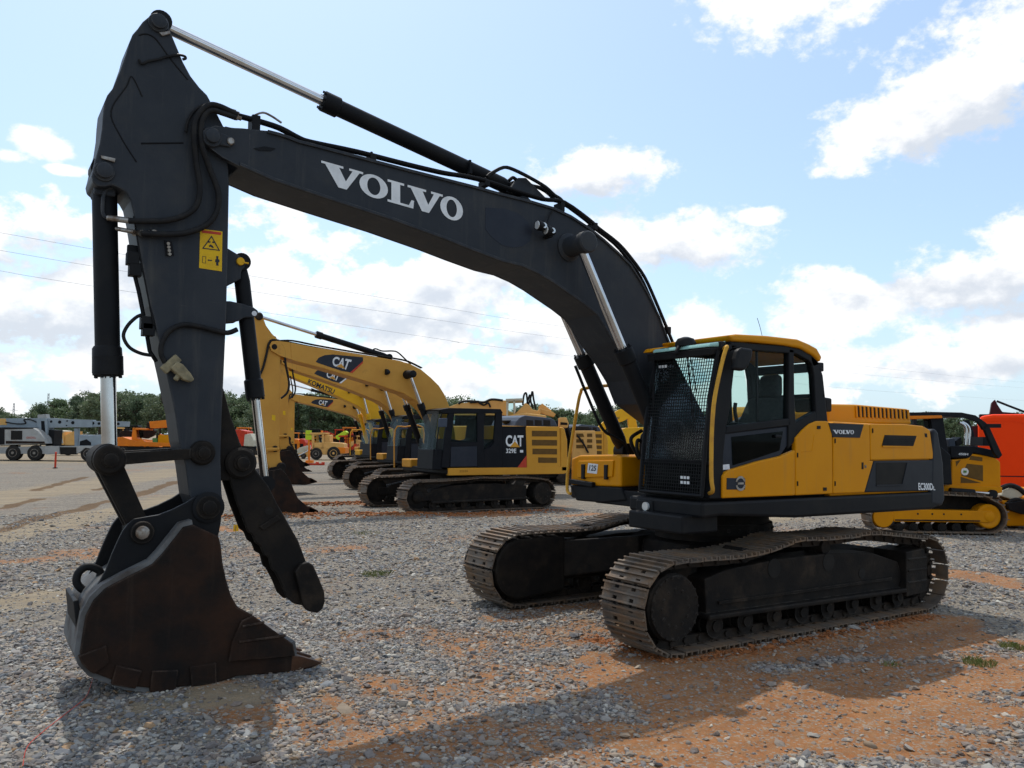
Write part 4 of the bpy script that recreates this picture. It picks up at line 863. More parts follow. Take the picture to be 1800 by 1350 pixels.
def rot(p, a, c): return (c[0]+(p[0]-c[0])*cos(a)-(p[1]-c[1])*sin(a), c[1]+(p[0]-c[0])*sin(a)+(p[1]-c[1])*cos(a))
C1 = Fr((-4.25, -13.85, 0), 0)
def row_excavator(fr, label, paint='cat', style='cat', db=0.0, with_arm=True, group='yellow excavators in the row', boomcap=None, side_txt=True, hood='slate', vents=True, arm_db=None):
    root = thing('tracked_excavator', label, 'excavator', fr, group)
    S = C1.side; body = 'catside' if paint == 'cat' else paint
    # crawlers
    for sg in (1, -1):
        sags = [(1.3, .83), (.6, .86), (.1, .90), (-.6, .88), (-1.2, .89), (-1.6, .86)]
        track(root, sg*1.295, .60, -1.99, 1.95, .39, .39, .43, sags, 46, holes=False, gr=.03)
        undergear(root, sg*1.295, sg, -1.99, 1.95, .385, .43, .6, ('dirty', 'dirty'), 7, .74)
    cb = MB(); cb.box((0, 0, .62), (1.5, 2.1, .36)); cb.lathe((0, 0, .7), (0, 0, 1.02), [(0, .75), (.3, .75), (.32, .6)], 30); cb.build('undercarriage_frame', 'dirty', root, .03)
    CY = 1.40
    # upper works
    up_ = MB(); up_.prism([(1.05, 1.02), (1.05, 1.16), (-2.85, 1.16), (-2.85, 1.02), (-2.3, .97), (.9, .97)], -CY+.03, CY-.03); dk = up_.build('turntable_deck', 'dark', root, .02)
    sk = S([(788, 823), (999, 820), (998, 831), (990, 833), (788, 836)], CY); MB().prism(sk, CY-.1, CY).build('skirt_panel', body, dk, .015)
    if side_txt: lettering('fleet_number', '22224', [C1.p3(u, v, CY+.003) for u, v in ((808, 826.5), (822, 826.3), (808, 830), (822, 829.8))], 'slot', dk)
    ho = MB(); ho.prism([(-.45, 1.16), (-.45, 2.35), (-2.72, 2.35), (-2.9, 2.2), (-2.9, 1.16)], -CY+.02, CY-.06); eh = ho.build('engine_house', body, root, .03)
    bp_ = S([(883, 750), (924, 750), (926, 801), (926, 822), (883, 822)], CY); MB().prism(bp_, CY-.06, CY).build('black_side_panel', 'navy' if style != 'kom' else body, eh, .01)
    yp = S([(924.5, 750), (984, 750), (985, 821), (926.5, 822)], CY); MB().prism(yp, CY-.06, CY).build('vented_door', body, eh, .012)
    cwp = S([(985.6, 750), (993, 752), (998, 774), (999, 830), (985.6, 830)], CY)
    cw = MB(); cw.prism(cwp, -CY, CY); cw.build('counterweight', body, root, .05, 3)
    if vents:
        vn = MB()
        for a, b, c, d in ((935, 979, 757, 767), (935, 979, 773, 783), (936, 979, 788.5, 798.5), (946, 979, 804, 813.5)):
            vn.prism(S([(a, c), (b, c+.5), (b, d+.3), (a, d)], CY), CY-.02, CY+.006)
        vn.build('side_vents', 'slot', eh)
        ar = MB()
        ar.prism(S([(883, 750.5), (925, 750.5), (925, 749.2), (883, 749.2)], CY), CY-.05, CY+.008); ar.build('panel_edge', 'navy', eh)
    HY = .85
    hp = S([(905, 750), (909, 740), (915, 733), (924, 730), (970, 735), (976, 739), (981, 750)], HY); hd = MB().prism(hp, -.5, HY).build('engine_hood', hood, root, .04, 3)
    hv = MB()
    for a in (925, 940, 955): hv.prism(S([(a, 738), (a+12, 739), (a+12.5, 748), (a, 748)], HY), HY-.02, HY+.004)
    hv.build('hood_vents', 'vent', hd)
    MB().lathe(C1.p3(893, 745, .3), C1.p3(893, 735, .3), [(0, .12), (.06, .2), (.10, .2), (.13, .08)], 16).build('air_precleaner', 'black', root)
    if style == 'cat':
        vs, fs = font_mesh('CAT', .03, .92); mb = MB(); mb.add(on_quad(vs, *[C1.p3(u, v, CY+.004) for u, v in ((889, 765), (920, 765), (889, 785), (920, 785))]), fs); mb.build('side_lettering', 'white', eh, recalc=False)
        MB().add([C1.p3(u, v, CY+.007) for u, v in ((896.5, 786), (905, 775.5), (914, 786))], [(0, 1, 2)]).build('side_triangle', body, eh, recalc=False)
        lettering('model_number', '329E', [C1.p3(u, v, CY+.004) for u, v in ((889.5, 788.5), (907.5, 788.5), (889.5, 796.5), (907.5, 796.5))], 'white', eh, .02)
        MB().prism(S([(914, 791), (919.5, 791), (919.5, 795.5), (914, 795.5)], CY), CY, CY+.004).build('small_sticker', 'paper', eh)
        MB().add([C1.p3(u, v, CY+.004) for u, v in ((925.8, 800), (925.8, 821.8), (909.5, 821.8))], [(0, 1, 2)]).build('red_corner', 'red', eh, recalc=False)
    # cab
    CI = .42; cab = MB().prism(S([(786, 771), (838, 777), (842, 782), (850, 790), (858, 780), (883, 765), (883, 821), (786, 822)], CY), CI, CY-.05).build('cab', 'navy', root, .02)
    fr_ = MB()
    ring = [[(790, 718), (800, 718), (793, 776), (790, 822), (776, 822), (781, 770)], [(790, 717), (880, 719), (883, 726), (872, 727), (800, 724)], [(839, 724), (851, 724), (851, 822), (839, 822)], [(872, 724), (883, 726), (883, 790), (873, 782), (868, 775)], [(793, 777), (840, 777), (840, 784), (792, 785)], [(851, 792), (862, 786), (874, 770), (883, 770), (883, 822), (851, 822)]]
    for k, q in enumerate(ring):
        q = S(q, CY); fr_.prism(q, CY-.07, CY+.002*k*.1)
        if k in (0, 1, 3): fr_.prism(q, CI, CI+.07)
    fr_.prism(S([(772, 720), (790, 717), (880, 719), (884, 726), (778, 727)], CY), CI-.01, CY+.008)
    fr_.build('cab_frame', 'navy', cab, .01)
    MB().prism(S([(798, 725), (840, 725), (840, 777), (793, 777)], CY), CY-.05, CY-.045).build('door_window', 'glass', cab)
    MB().prism(S([(851, 725), (872, 727), (873, 770), (852, 792)], CY), CY-.05, CY-.045).build('rear_side_window', 'glass', cab)
    MB().prism(S([(793, 785), (840, 784), (840, 820), (792, 821)], CY), CY-.04, CY-.01).build('lower_door', 'decaldark', cab, .01)
    MB().prism(S([(798, 725), (872, 727), (873, 770), (793, 777)], CY), CI+.03, CI+.034).build('far_window', 'glass', cab)
    fp = S([(773, 722), (779, 722), (769, 790), (763, 790)], CY); MB().prism(fp, CI+.04, CY-.06).build('windscreen', 'glass', cab)
    fp = S([(763, 790), (780, 790), (778, 826), (761, 826)], CY); MB().prism(fp, CI+.02, CY-.03).build('lower_front', 'navy', cab, .02)
    st = MB(); st.prism(S([(812, 800), (845, 800), (845, 735), (835, 735), (830, 772), (812, 776)], 1.15), .7, 1.15); st.build('seat', 'seat', cab, .05)
    MB().prism(S([(772, 735), (787, 735), (786, 751), (771, 751)], CY+.22), CY+.16, CY+.22).build('mirror', 'slate', cab, .02)
    MB().tube([C1.p3(766, 800, CY+.05), C1.p3(770, 760, CY+.05), C1.p3(776, 728, CY+.03)], .016, 6).build('handrail', 'navy', cab)
    # right front box and rail
    rb = MB(); rb.box((.85, -1.05, 1.24), (.5, .6, .24)); rb.build('tool_box', body, root, .03)
    MB().tube([(1.32, -1.38, 1.1), (1.32, -1.38, 2.2), (1.0, -1.38, 2.3), (.4, -1.38, 2.3), (.4, -1.38, 1.6)], .022, 7, 3).build('guard_rail', paint, root)
    # ---- boom
    foot = (.30, 1.90); a = R(db); T = lambda q: [rot(p, a, foot) for p in q]
    BY = .28
    btop = [(510, 602), (550, 610), (590, 616), (630, 623), (670, 629), (700, 634), (720, 639), (740, 649), (758, 664), (772, 678), (782, 694), (790, 714), (800, 760), (802, 784)]
    bbot = [(512, 632), (520, 635), (570, 648), (610, 660), (650, 672), (680, 682), (710, 692), (730, 704), (748, 722), (760, 740), (770, 760), (782, 792), (794, 796)]
    bp_ = T(S(btop, BY) + S(bbot, BY)[::-1]); boom = MB().prism(bp_, -BY, BY).build('boom', paint, root, .02)
    tipq = T(S([(510, 602), (488, 599), (478, 600), (474, 607), (477, 616), (490, 624), (512, 632)], BY)); MB().prism(tipq, BY-.06, BY+.002).build('boom_fork', paint, boom); MB().prism(tipq, -BY-.002, -BY+.06).build('boom_fork', paint, boom)
    P3 = lambda u, v, t, bm=True: (lambda q: Vector((q[0], t, q[1])))(rot(C1.pt(u, v, t), a, foot) if bm else C1.pt(u, v, t))
    if style == 'cat' or style == 'oldcat':
        dq = T(S([(555, 636), (560, 629), (570, 624.5), (584, 623), (638, 628), (638, 636), (616, 654.5), (600, 652), (560, 638.5)], BY)); de = MB().prism(dq, BY+.001, BY+.004).build('boom_decal', 'decaldark', boom)
        MB().add([P3(u, v, BY+.0075) for u, v in ((638, 635), (638, 638), (620, 655.5), (615, 655))], [(0, 1, 2, 3)]).build('decal_edge', 'red' if style == 'cat' else 'white', de, recalc=False)
        vs, fs = font_mesh('CAT', .03, .92); mb = MB(); mb.add(on_quad(vs, *[P3(u, v, BY+.006) for u, v in ((586, 626), (618.5, 632.5), (583.5, 642.5), (611.5, 651))]), fs); mb.build('boom_lettering', 'white', de, recalc=False)
        MB().add([P3(u, v, BY+.008) for u, v in ((591, 644), (600, 639), (607, 648.5))], [(0, 1, 2)]).build('decal_triangle', paint, de, recalc=False)
    else:
        lettering('boom_lettering', 'KOMATSU', [P3(u, v, BY+.004) for u, v in ((560, 631), (640, 653), (557, 645), (636, 668))], 'decaldark', boom, .03)
    lm = MB()
    c = P3(682, 654, BY+.06); lm.lathe(c+Vector((-.05, 0, 0)), c+Vector((.07, 0, 0)), [(0, .04), (.06, .08), (.12, .08)], 12); lm.build('boom_work_lamp', 'black', boom)
    pq = [(492, 600), (515, 600), (550, 607), (600, 616), (650, 624), (705, 633), (722, 638), (742, 648)]
    for t in (.2, .12, -.2): MB().tube([P3(u, v, .2)+Vector((0, t-.2, .02)) for u, v in pq], .02, 6, 3).build('hydraulic_pipe', 'dirty', boom)
    MB().tube([P3(u, v, .05) for u, v in ((655, 616), (660, 613), (672, 617), (690, 617), (700, 620), (715, 634), (722, 640))], .022, 6, 4).build('hydraulic_pipe', 'dirty', boom)
    # boom cylinders
    bs = P3(720, 658, .45); b1 = C1.p3(772, 800, .45); f_ = .36
    cylm = ('dark', 'chrome') if style != 'kom' else (paint, 'chrome')
    for sg in (1, -1):
        p0 = Vector((bs.x, sg*.45, bs.z)); p1 = Vector((b1.x, sg*.45, b1.z)); ram('boom_cylinder', root, p0, p1, f_, .045, .085, mats=cylm)
    MB().lathe((bs.x, BY-.1, bs.z), (bs.x, .56, bs.z), [(0, .13), (.18, .12), (.40, .10), (.5, .10), (.52, .06)], 20).build('boom_cylinder_pin', 'dark', root)
    if with_arm:
        # arm: rides on the boom tip
        tip0 = C1.pt(485, 608, 0); tip1 = rot(tip0, a, foot); ab = R(arm_db or 0)
        def TA(q): return [rot((p[0]+tip1[0]-tip0[0], p[1]+tip1[1]-tip0[1]), ab, tip1) for p in q]
        P4 = lambda u, v, t: (lambda q: Vector((q[0], t, q[1])))(TA([C1.pt(u, v, t)])[0])
        AY = .215
        ao = TA(S([(450, 548), (456, 549), (461, 553), (468, 572), (478, 586), (488, 596), (494, 604), (493, 640), (492, 700), (491, 780), (493, 808), (500, 818), (498, 832), (488, 834), (480, 828), (474, 822), (465, 782), (456, 738), (446, 660), (440, 600), (440, 562), (444, 551)], AY))
        arm = MB().prism(ao, -AY, AY).build('arm', paint, root, .02)
        MB().tube([P4(u, v, AY+.04) for u, v in ((490, 599), (478, 598), (472, 606), (468, 625), (461, 650), (453, 664))], .03, 6, 4).build('arm_hose', 'rubber', arm)
        MB().tube([P4(u, v, AY+.04) for u, v in ((494, 604), (500, 615), (502, 640), (508, 672), (505, 690), (494, 700))], .028, 6, 4).build('arm_hose', 'rubber', arm)
        pins = MB()
        for u, v, r_ in ((455, 556, .1), (481, 610, .1), (483, 789, .08), (494, 821, .12)):
            q = P4(u, v, AY); pins.lathe((q.x, AY-.02, q.z), (q.x, AY+.07, q.z), [(0, r_), (.06, r_), (.09, r_*.7)], 16)
        pins.build('arm_pins', 'dirty', arm)
        MB().prism(TA(S([(478, 729), (484, 730), (484, 740), (478, 738)], AY)), AY, AY+.003).build('arm_sticker', 'warn', arm)
        ram('arm_cylinder', root, P4(455, 556, 0), P3(683, 628, 0), .42, .045, .08)
        ram('bucket_cylinder', root, P4(462, 790, 0), P4(447, 610, 0), .45, .045, .085)
        lk = MB(); p, q, r_ = (P4(u, v, 0) for u, v in ((462, 790), (484, 789), (470, 828)))
        for y in (-.26, .26): lk.cyl(Vector((p.x, y, p.z)), Vector((q.x, y, q.z)), .05, n=8)
        lk.cyl(p, r_, .09, n=10); lk.cyl(p-Vector((0, .28, 0)), p+Vector((0, .28, 0)), .08, n=12); lk.build('bucket_linkage', paint, root)
        W = .62
        bo = [(494, 824), (504, 834), (511, 846), (517, 862), (524, 876), (539, 889), (560, 898), (533, 905), (503, 905), (484, 898), (470, 882), (462, 862), (461, 845), (470, 828)]
        sp = TA(S(bo, W)); bkt = MB().band(sp[6:], -W+.02, W-.02, -.04).build('bucket', 'rust', root)
        for y0, y1 in ((W-.05, W), (-W, -W+.05)): MB().prism(sp, y0, y1).build('side_plate', 'rust', bkt, .01)
        for k in range(5):
            y = W-.06-k*(2*W-.12)/4; s0, z0 = sp[6]; s1, z1_ = sp[5]; MB().prism([(s0, z0), (s0+.22, z0+.12), (s0+.26, z0-.03)], y-.06, y+.06).build('bucket_tooth', 'teeth', bkt)
        e_ = TA(S([(500, 818), (504, 834), (480, 852), (464, 850), (462, 838), (476, 822)], .3))
        for y in (.24, -.28): MB().prism(e_, y, y+.04).build('bucket_ear', 'dirty', bkt)
    return root
row_excavator(C1, 'weathered yellow excavator with black cab and red-cornered boom decal, nearest of the row behind')
row_excavator(Fr((-6.75, -21.3), 0), 'yellow excavator with white-edged boom decal, standing directly behind the nearest one of the row', style='oldcat', db=3.8)
row_excavator(Fr((-8.9, -28.6), 0), 'bright yellow excavator with dark blue lettering along its boom, third in the row', paint='komat', style='kom', db=7.5, hood='dark')
row_excavator(Fr((-13.0, -38.6), 0), 'farthest yellow excavator of the row, its whole boom seen against the trees', db=-1.0)
row_excavator(Fr((-14.6, -24.4), 0), 'yellow excavator hidden behind the nearest one, low boom pointing over the black cab', db=-26.0, with_arm=False, style='oldcat')

# ------------------------------------------------------------------ builder for machines seen from the side
class Mach:
    def __init__(self, name, label, cat, U, V, yaw=FACE, group=None, z=0):
        g = G(U, V, z); self.F = Fr((g[0], g[1], z), yaw); self.root = thing(name, label, cat, self.F, group)
    def pr(self, name, pts, t0, t1, m, par=None, bev=.012): 
        return MB().prism(self.F.side(pts, max(t0, t1)), t0, t1).build(name, m, par or self.root, bev)
    def wheel(self, u, v, r, t, w=.35, par=None, rim='rim', name='wheel'):
        s, z = self.F.pt(u, v, t); z = r if z < r*1.6 else z
        a = (s, t-w, z); b = (s, t, z)
        o = MB().lathe(a, b, [(0, r*.55), (0.02, r*.8), (.05, r*.97), (w*.5, r), (w-.05, r*.97), (w-.02, r*.8), (w, r*.56)], 24).build(name, 'tyre', par or self.root)
        MB().lathe((s, t-.10, z), (s, t+.01, z), [(0, r*.55), (.10, r*.55), (.105, r*.5), (.06, r*.42), (.05, r*.2), (.12, r*.17), (.125, r*.08)], 18).build('rim', rim, o); return o
    def tb(self, name, pts, t, r, m, par=None, curve=True, n=7): return MB().tube([self.F.p3(u, v, t) for u, v in pts], r, n, 4, curve).build(name, m, par or self.root)

# --- pale grey truck-mounted excavator at the far left
k = Mach('truck_excavator', 'pale grey truck-mounted excavator with long flat telescopic boom at the far left', 'truck excavator', 60, 809)
k.pr('carrier_frame', [(-60, 787), (180, 783), (182, 792), (140, 797), (80, 798), (-60, 797)], -1.1, 1.1, 'whitep')
k.pr('carrier_deck', [(78, 784), (104, 784), (104, 798), (80, 799)], 1.0, 1.2, 'whitep'); k.pr('carrier_deck', [(136, 784), (178, 784), (168, 790), (150, 787), (140, 795), (136, 797)], 1.0, 1.2, 'whitep')
k.pr('tool_locker', [(105, 786), (134, 786), (134, 799), (106, 799)], .9, 1.12, 'vent')
k.pr('carrier_cab', [(138, 784), (139, 764), (150, 765), (178, 764), (181, 783)], -.9, .9, 'gradall', None, .04); k.pr('cab_window', [(140, 776), (152, 772), (160, 778), (160, 783), (140, 783)], .88, .92, 'navy')
k.pr('boom_rest', [(130, 753), (137, 753), (137, 784), (131, 784)], -.15, .15, 'gradall')
hs = k.pr('upper_house', [(-30, 753), (58, 752), (66, 757), (78, 770), (80, 780), (-30, 784)], -1.2, 1.2, 'whitep', None, .05)
k.pr('house_roof', [(-30, 752.5), (8, 751), (58, 751.5), (58, 753.5), (-30, 756)], -1.0, 1.22, 'vent', hs); k.pr('house_window', [(19, 757), (39, 757), (39, 773), (19, 773)], 1.18, 1.215, 'vent', hs)
k.pr('house_stripe', [(10, 775), (78, 776), (79, 779.5), (10, 780)], 1.18, 1.212, 'rust', hs); k.pr('house_end', [(-6, 755), (8, 753), (8, 781), (-6, 782)], 1.18, 1.213, 'dark', hs)
lettering('house_lettering', 'GRADALL', [k.F.p3(u, v, 1.216) for u, v in ((46, 767.5), (63, 767.5), (46, 771), (63, 771))], 'red', hs)
k.pr('boom_tower', [(64, 736), (82, 735), (84, 752), (82, 778), (70, 782), (66, 760)], -.35, .45, 'gradall'); k.pr('tower_recess', [(72, 740), (78, 740), (80, 765), (73, 766)], .44, .46, 'navy')
k.pr('operator_seat_rail', [(82, 755), (96, 756), (94, 782), (80, 784)], -.8, .3, 'dark')
bo = k.pr('telescopic_boom', [(-40, 736), (90, 735), (120, 737), (162, 738), (162, 751), (120, 751), (90, 752), (-40, 751)], -.3, .3, 'gradall')
k.pr('boom_section', [(162, 740), (224, 741), (223, 750), (162, 750)], -.22, .22, 'gradall', bo); k.pr('boom_head', [(-40, 735), (10, 736), (12, 747), (-40, 748)], -.32, .32, 'pale', bo)
for u, v, r_ in ((105, 742, .12), (128, 743, .12), (118, 740, .06), (163.5, 744, .10), (174, 744.5, .10), (208, 745, .10), (117, 748, .05), (90, 741, .09)):
    q = k.F.p3(u, v, .3 if u < 162 else .22); MB().lathe(q, q+Vector((0, .012, 0)), [(0, r_), (.012, r_)], 12).build('boom_bolt', 'navy', bo)
k.tb('boom_hose', [(10, 742), (30, 745), (45, 744), (42, 738), (52, 737), (64, 742)], .34, .04, 'rubber', bo)
k.pr('head_fittings', [(66, 729), (80, 728), (82, 736), (66, 736)], -.2, .3, 'whitep', bo)
for u in (22, 60): k.wheel(u, 795, .54, 1.2, .5)
for u in (22, 60): k.wheel(u, 795, .54, -.7, .5)
k.wheel(154, 796, .54, 1.2, .35); k.wheel(154, 796, .54, -.85, .35)
lt = MB(); 
# --- orange truck excavator behind the arm
k = Mach('truck_excavator', 'bright orange truck-mounted excavator with orange boom, partly behind the dark arm', 'truck excavator', 260, 803)
k.pr('carrier_frame', [(200, 785), (320, 787), (320, 793), (200, 792)], -1.1, 1.1, 'dark')
k.pr('carrier_deck', [(203, 769), (216, 768), (240, 776), (300, 779), (300, 785), (203, 784)], -1.1, 1.2, 'orange', None, .03)
k.pr('cab_frame', [(233, 754), (238, 752), (240, 770), (252, 776), (242, 784), (230, 780)], .3, .9, 'orange'); k.pr('cab_roof', [(233, 752), (256, 753), (256, 756), (233, 755)], -.6, .9, 'orange')
k.pr('cab_window', [(239, 756), (252, 757), (252, 768), (240, 769)], .7, .74, 'darkglass'); k.pr('engine_cover', [(278, 765), (300, 764), (300, 784), (277, 783)], -.8, .9, 'yellow', None, .03)
k.pr('side_step', [(246, 770), (262, 782), (254, 786), (240, 778)], .9, 1.15, 'orange'); k.pr('hose_reel', [(268, 770), (276, 770), (277, 781), (268, 782)], .5, .9, 'dgreen')
bo = k.pr('telescopic_boom', [(262, 741), (296, 738), (330, 739), (330, 750), (296, 751), (264, 753)], -.3, .35, 'orange'); k.pr('boom_nose', [(258, 742), (264, 743), (266, 755), (258, 752)], -.3, .3, 'dirty', bo)
k.wheel(215, 797, .5, 1.15, .4); k.wheel(290, 798, .5, 1.15, .4)
for u, lab in ((222, 'rusty digging bucket lying before the orange truck excavator, left of the other'), (259, 'rusty digging bucket hanging under the orange boom tip, right of the other')):
    b = Mach('spare_bucket', lab, 'bucket', u, 801, group='rusty buckets by the orange truck excavator')
    v0 = 757 if u < 250 else 754
    b.pr('bucket_side', [(u-14, v0+10), (u-11, v0+1), (u, v0-1), (u+11, v0+1), (u+13, v0+4), (u+8, v0+12), (u-3, v0+17), (u-12, v0+15)], .9, 1.5, 'rust', None, .03)
    b.pr('bucket_hanger', [(u-3, v0-4), (u+4, v0-4), (u+4, v0), (u-3, v0)], 1.0, 1.4, 'dirty')
# --- tan box unit between
k = Mach('box_trailer', 'tan and orange machine body parked behind the pale truck excavator, under its boom', 'machine', 112, 800)
k.pr('tank_body', [(94, 782), (96, 760), (112, 759), (113, 782)], -.8, .8, 'pale'); k.pr('tank_top', [(97, 761), (100, 756), (111, 757), (112, 761)], -.7, .8, 'cream'); k.pr('side_box', [(113, 766), (130, 758), (130, 783), (113, 783)], -.8, .7, 'pale'); k.pr('chassis', [(92, 782), (132, 783), (132, 788), (92, 788)], -.9, .9, 'dark'); k.wheel(118, 795, .45, .9, .3)
# --- yellow sweeper tractor
k = Mach('sweeper_tractor', 'tan-yellow wheeled tractor with boxy glazed cab, seen under the farthest boom', 'tractor', 575, 808)
bd = k.pr('tractor_body', [(548, 790), (551, 778), (569, 778), (572, 777), (604, 780), (606, 797), (590, 800), (560, 799), (549, 795)], -.8, .8, 'pale', None, .04)
k.pr('engine_hood', [(572, 778), (576, 777), (602, 779), (604, 788), (572, 789)], -.6, .84, 'pale', bd, .03)
cb = MB(); [cb.prism(k.F.side(q, .8), a, b) for q in ([(548, 763), (552, 763), (553, 788), (548, 788)], [(566, 763), (569, 763), (570, 788), (566, 788)], [(546, 761), (571, 761), (571, 764), (546, 764)], [(549, 786), (570, 786), (570, 790), (549, 790)]) for a, b in ((.72, .8), (-.8, -.72))]
cb.prism(k.F.side([(545, 760.5), (572, 760.5), (572, 763), (545, 763)], .8), -.82, .82); co = cb.build('cab', 'pale', k.root, .01)
k.pr('cab_window', [(552, 764), (566, 764), (566, 787), (552, 787)], .74, .76, 'glass', co); k.pr('cab_back', [(570, 764), (580, 765), (580, 778), (570, 778)], -.6, .6, 'pale')
k.pr('rear_bumper', [(594, 786), (607, 787), (607, 797), (594, 796)], -.7, .86, 'orange', bd); k.wheel(555, 801, .50, .95, .35); k.wheel(586, 800, .56, .95, .35, rim='pale'); k.wheel(555, 801, .50, -.6, .35); k.wheel(586, 800, .56, -.6, .35)
k.pr('beacon', [(564, 757), (567, 757), (567, 761), (564, 761)], 0, .2, 'orange')
# --- lime board
k = Mach('arrow_board', 'lime green board on a post beside the tan tractor cab', 'sign board', 542, 806)
k.pr('board', [(537, 756.5), (547.5, 756.5), (547.5, 764), (537, 764)], -.05, .05, 'lime'); k.pr('board', [(537, 765), (547.5, 765), (547.5, 773), (537, 773)], -.05, .05, 'lime'); k.pr('post', [(541, 773), (544, 773), (544, 806), (541, 806)], -.06, .06, 'orange')
# --- post with a red base plate in front of the tractor
k = Mach('post_stand', 'slim orange post on a wide red-edged base plate standing on the gravel', 'post', 548, 817)
k.pr('post', [(541.5, 782), (544.5, 782), (544.5, 812), (541.5, 812)], -.06, .06, 'orange'); k.pr('collar', [(537, 809), (549, 809), (549.5, 814), (536.5, 814)], -.22, .22, 'orange')
bs = MB(); q = k.F.p3(546, 816, 0); bs.box((q.x, 0, .05), (1.9, .8, .06)); bs.build('base_plate', 'cream', k.root); bs = MB(); bs.box((q.x, .45, .06), (1.9, .08, .12)); bs.box((q.x-.5, .2, .1), (.16, .4, .2), .4); bs.box((q.x-.9, .2, .1), (.16, .4, .2), .4); bs.build('base_edge', 'redm', k.root)
# --- pale sloped attachment left of the tractor
k = Mach('mower_deck', 'pale sloped mowing machine with open frame left of the tan tractor', 'machine', 528, 806)
k.pr('sloped_cover', [(516, 797), (526, 787), (540, 783), (540, 790), (530, 798), (518, 802)], -.7, .7, 'cream', None, .02); k.pr('lower_body', [(516, 799), (542, 793), (542, 803), (518, 804)], -.6, .75, 'pale', None, .02); k.tb('frame_bar', [(524, 801), (541, 792), (542, 784)], .78, .05, 'white'); k.wheel(533, 803, .24, .85, .2); k.wheel(520, 803, .24, .85, .2)
# --- red and orange plant far behind
for i, (u, lab, m1, m2) in enumerate(((603, 'dark red forklift behind the tan tractor, left of the three red machines', 'redm', 'redm'), (618, 'dark red forklift with black mast, middle of the three red machines', 'redm', 'maroon'), (634, 'rust-red forklift next to the farthest black cab, right of the three red machines', 'redm', 'pale'))):
    k = Mach('forklift', lab, 'forklift', u, 803, group='red machines in the back row')
    k.pr('chassis', [(u-8, 797), (u-7, 786), (u+2, 785), (u+4, 780), (u+8, 780), (u+8, 798)], -.7, .7, m1, None, .03)
    fm = MB()
    for t in (-.6, .55):
        for x in (-6, 5): fm.cyl(k.F.p3(u+x, 787, t), k.F.p3(u+x, 767, t), .05, n=6)
    fm.prism(k.F.side([(u-8, 765.5), (u+7, 765), (u+7, 767.5), (u-8, 768)], .7), -.7, .7); fm.build('overhead_guard', m2, k.root)
    k.pr('beacon', [(u-3, 762), (u+2, 762), (u+2, 765.5), (u-3, 765.5)], -.2, .2, 'redm'); k.wheel(u-5, 799, .38, .8, .3); k.wheel(u+5, 799, .38, .8, .3)
    ms = MB()
    for t in (-.4, .3): ms.cyl(k.F.p3(u-9.5, 800, t), k.F.p3(u-9.5, 768-i*2, t), .06, n=6)
    ms.build('mast', 'dark', k.root)
for u, lab, m_ in ((519, 'orange skip-shaped machine farthest left behind the pale mower', 'orange'), (530, 'red-orange machine body between the orange one and the lime board', 'redm')):
    k = Mach('compressor', lab, 'machine', u, 802, group='orange plant in the back row')
    k.pr('housing', [(u-7, 797), (u-6, 775), (u-2, 771), (u+4, 772), (u+7, 778), (u+7, 797)], -.8, .8, m_, None, .06); k.pr('side_hatch', [(u-3, 780), (u+3, 780), (u+3, 791), (u-3, 791)], .79, .83, 'dark'); k.wheel(u-3, 799, .3, .9, .2); k.wheel(u+4, 799, .3, .9, .2)
k = Mach('brush_pile', 'lime green chipper hopper raised above the red machines', 'machine', 596, 803)
k.pr('hopper', [(589, 767), (596, 763), (606, 757), (610, 760), (607, 766), (598, 768), (596, 774), (592, 772)], -.5, .5, 'lime', None, .04); k.pr('stand', [(594, 772), (602, 768), (604, 798), (595, 798)], -.4, .4, 'dark'); k.wheel(598, 800, .35, .6, .2)
# --- crowded back row of small plant
def small_plant(u, v, sc, kind, m1, lab, grp):
    k = Mach('compact_loader', lab, 'loader', u, v, group=grp, yaw=FACE+random.choice((-.4, 0, .5, 2.8, 3.3)))
    r_ = k.root; r_.scale = (sc, sc, sc)
    bd = MB().prism([(-1.3, .5), (-1.3, 1.15), (-.4, 1.25), (.2, 1.0), (1.2, .95), (1.3, .45)], -.6, .6).build('body', m1, r_, .05)
    cb = MB()
    for t0, t1 in ((.45, .52), (-.52, -.45)):
        for q in ([(-.9, 1.15), (-.8, 1.15), (-.75, 2.2), (-.85, 2.2)], [(.15, 1.0), (.25, 1.0), (.1, 2.2), (.0, 2.2)]): cb.prism(q, t0, t1)
    cb.prism([(-.95, 2.2), (.2, 2.2), (.15, 2.3), (-.9, 2.3)], -.58, .58); cb.build('cab', m1 if kind % 2 else 'dark', r_, .01)
    MB().prism([(-.84, 1.2), (.15, 1.1), (.04, 2.18), (-.78, 2.18)], -.40, .40).build('cab_glass', 'darkglass', r_)
    ar = MB(); e = 1.0 + kind*.35
    for t in (-.68, .6): ar.prism([(-.9, 1.25), (-.8, 1.4), (1.3, e+.12), (1.5, e-.3), (1.35, e-.3), (1.2, e-.02)], t, t+.08)
    ar.build('lift_arm', m1, r_, .01)
    MB().prism([(1.4, e-.45), (1.4, e+.1), (1.55, e-.2), (2.1, e-.42), (1.5, e-.5)], -.8, .8).build('bucket', 'rust' if kind else m1, r_)
    for x in (-.8, .75):
        for t in (.82, -.57): MB().lathe((x, t-.25, .42), (x, t, .42), [(0, .25), (.03, .40), (.12, .43), (.22, .40), (.25, .25)], 18).build('wheel', 'tyre', r_)
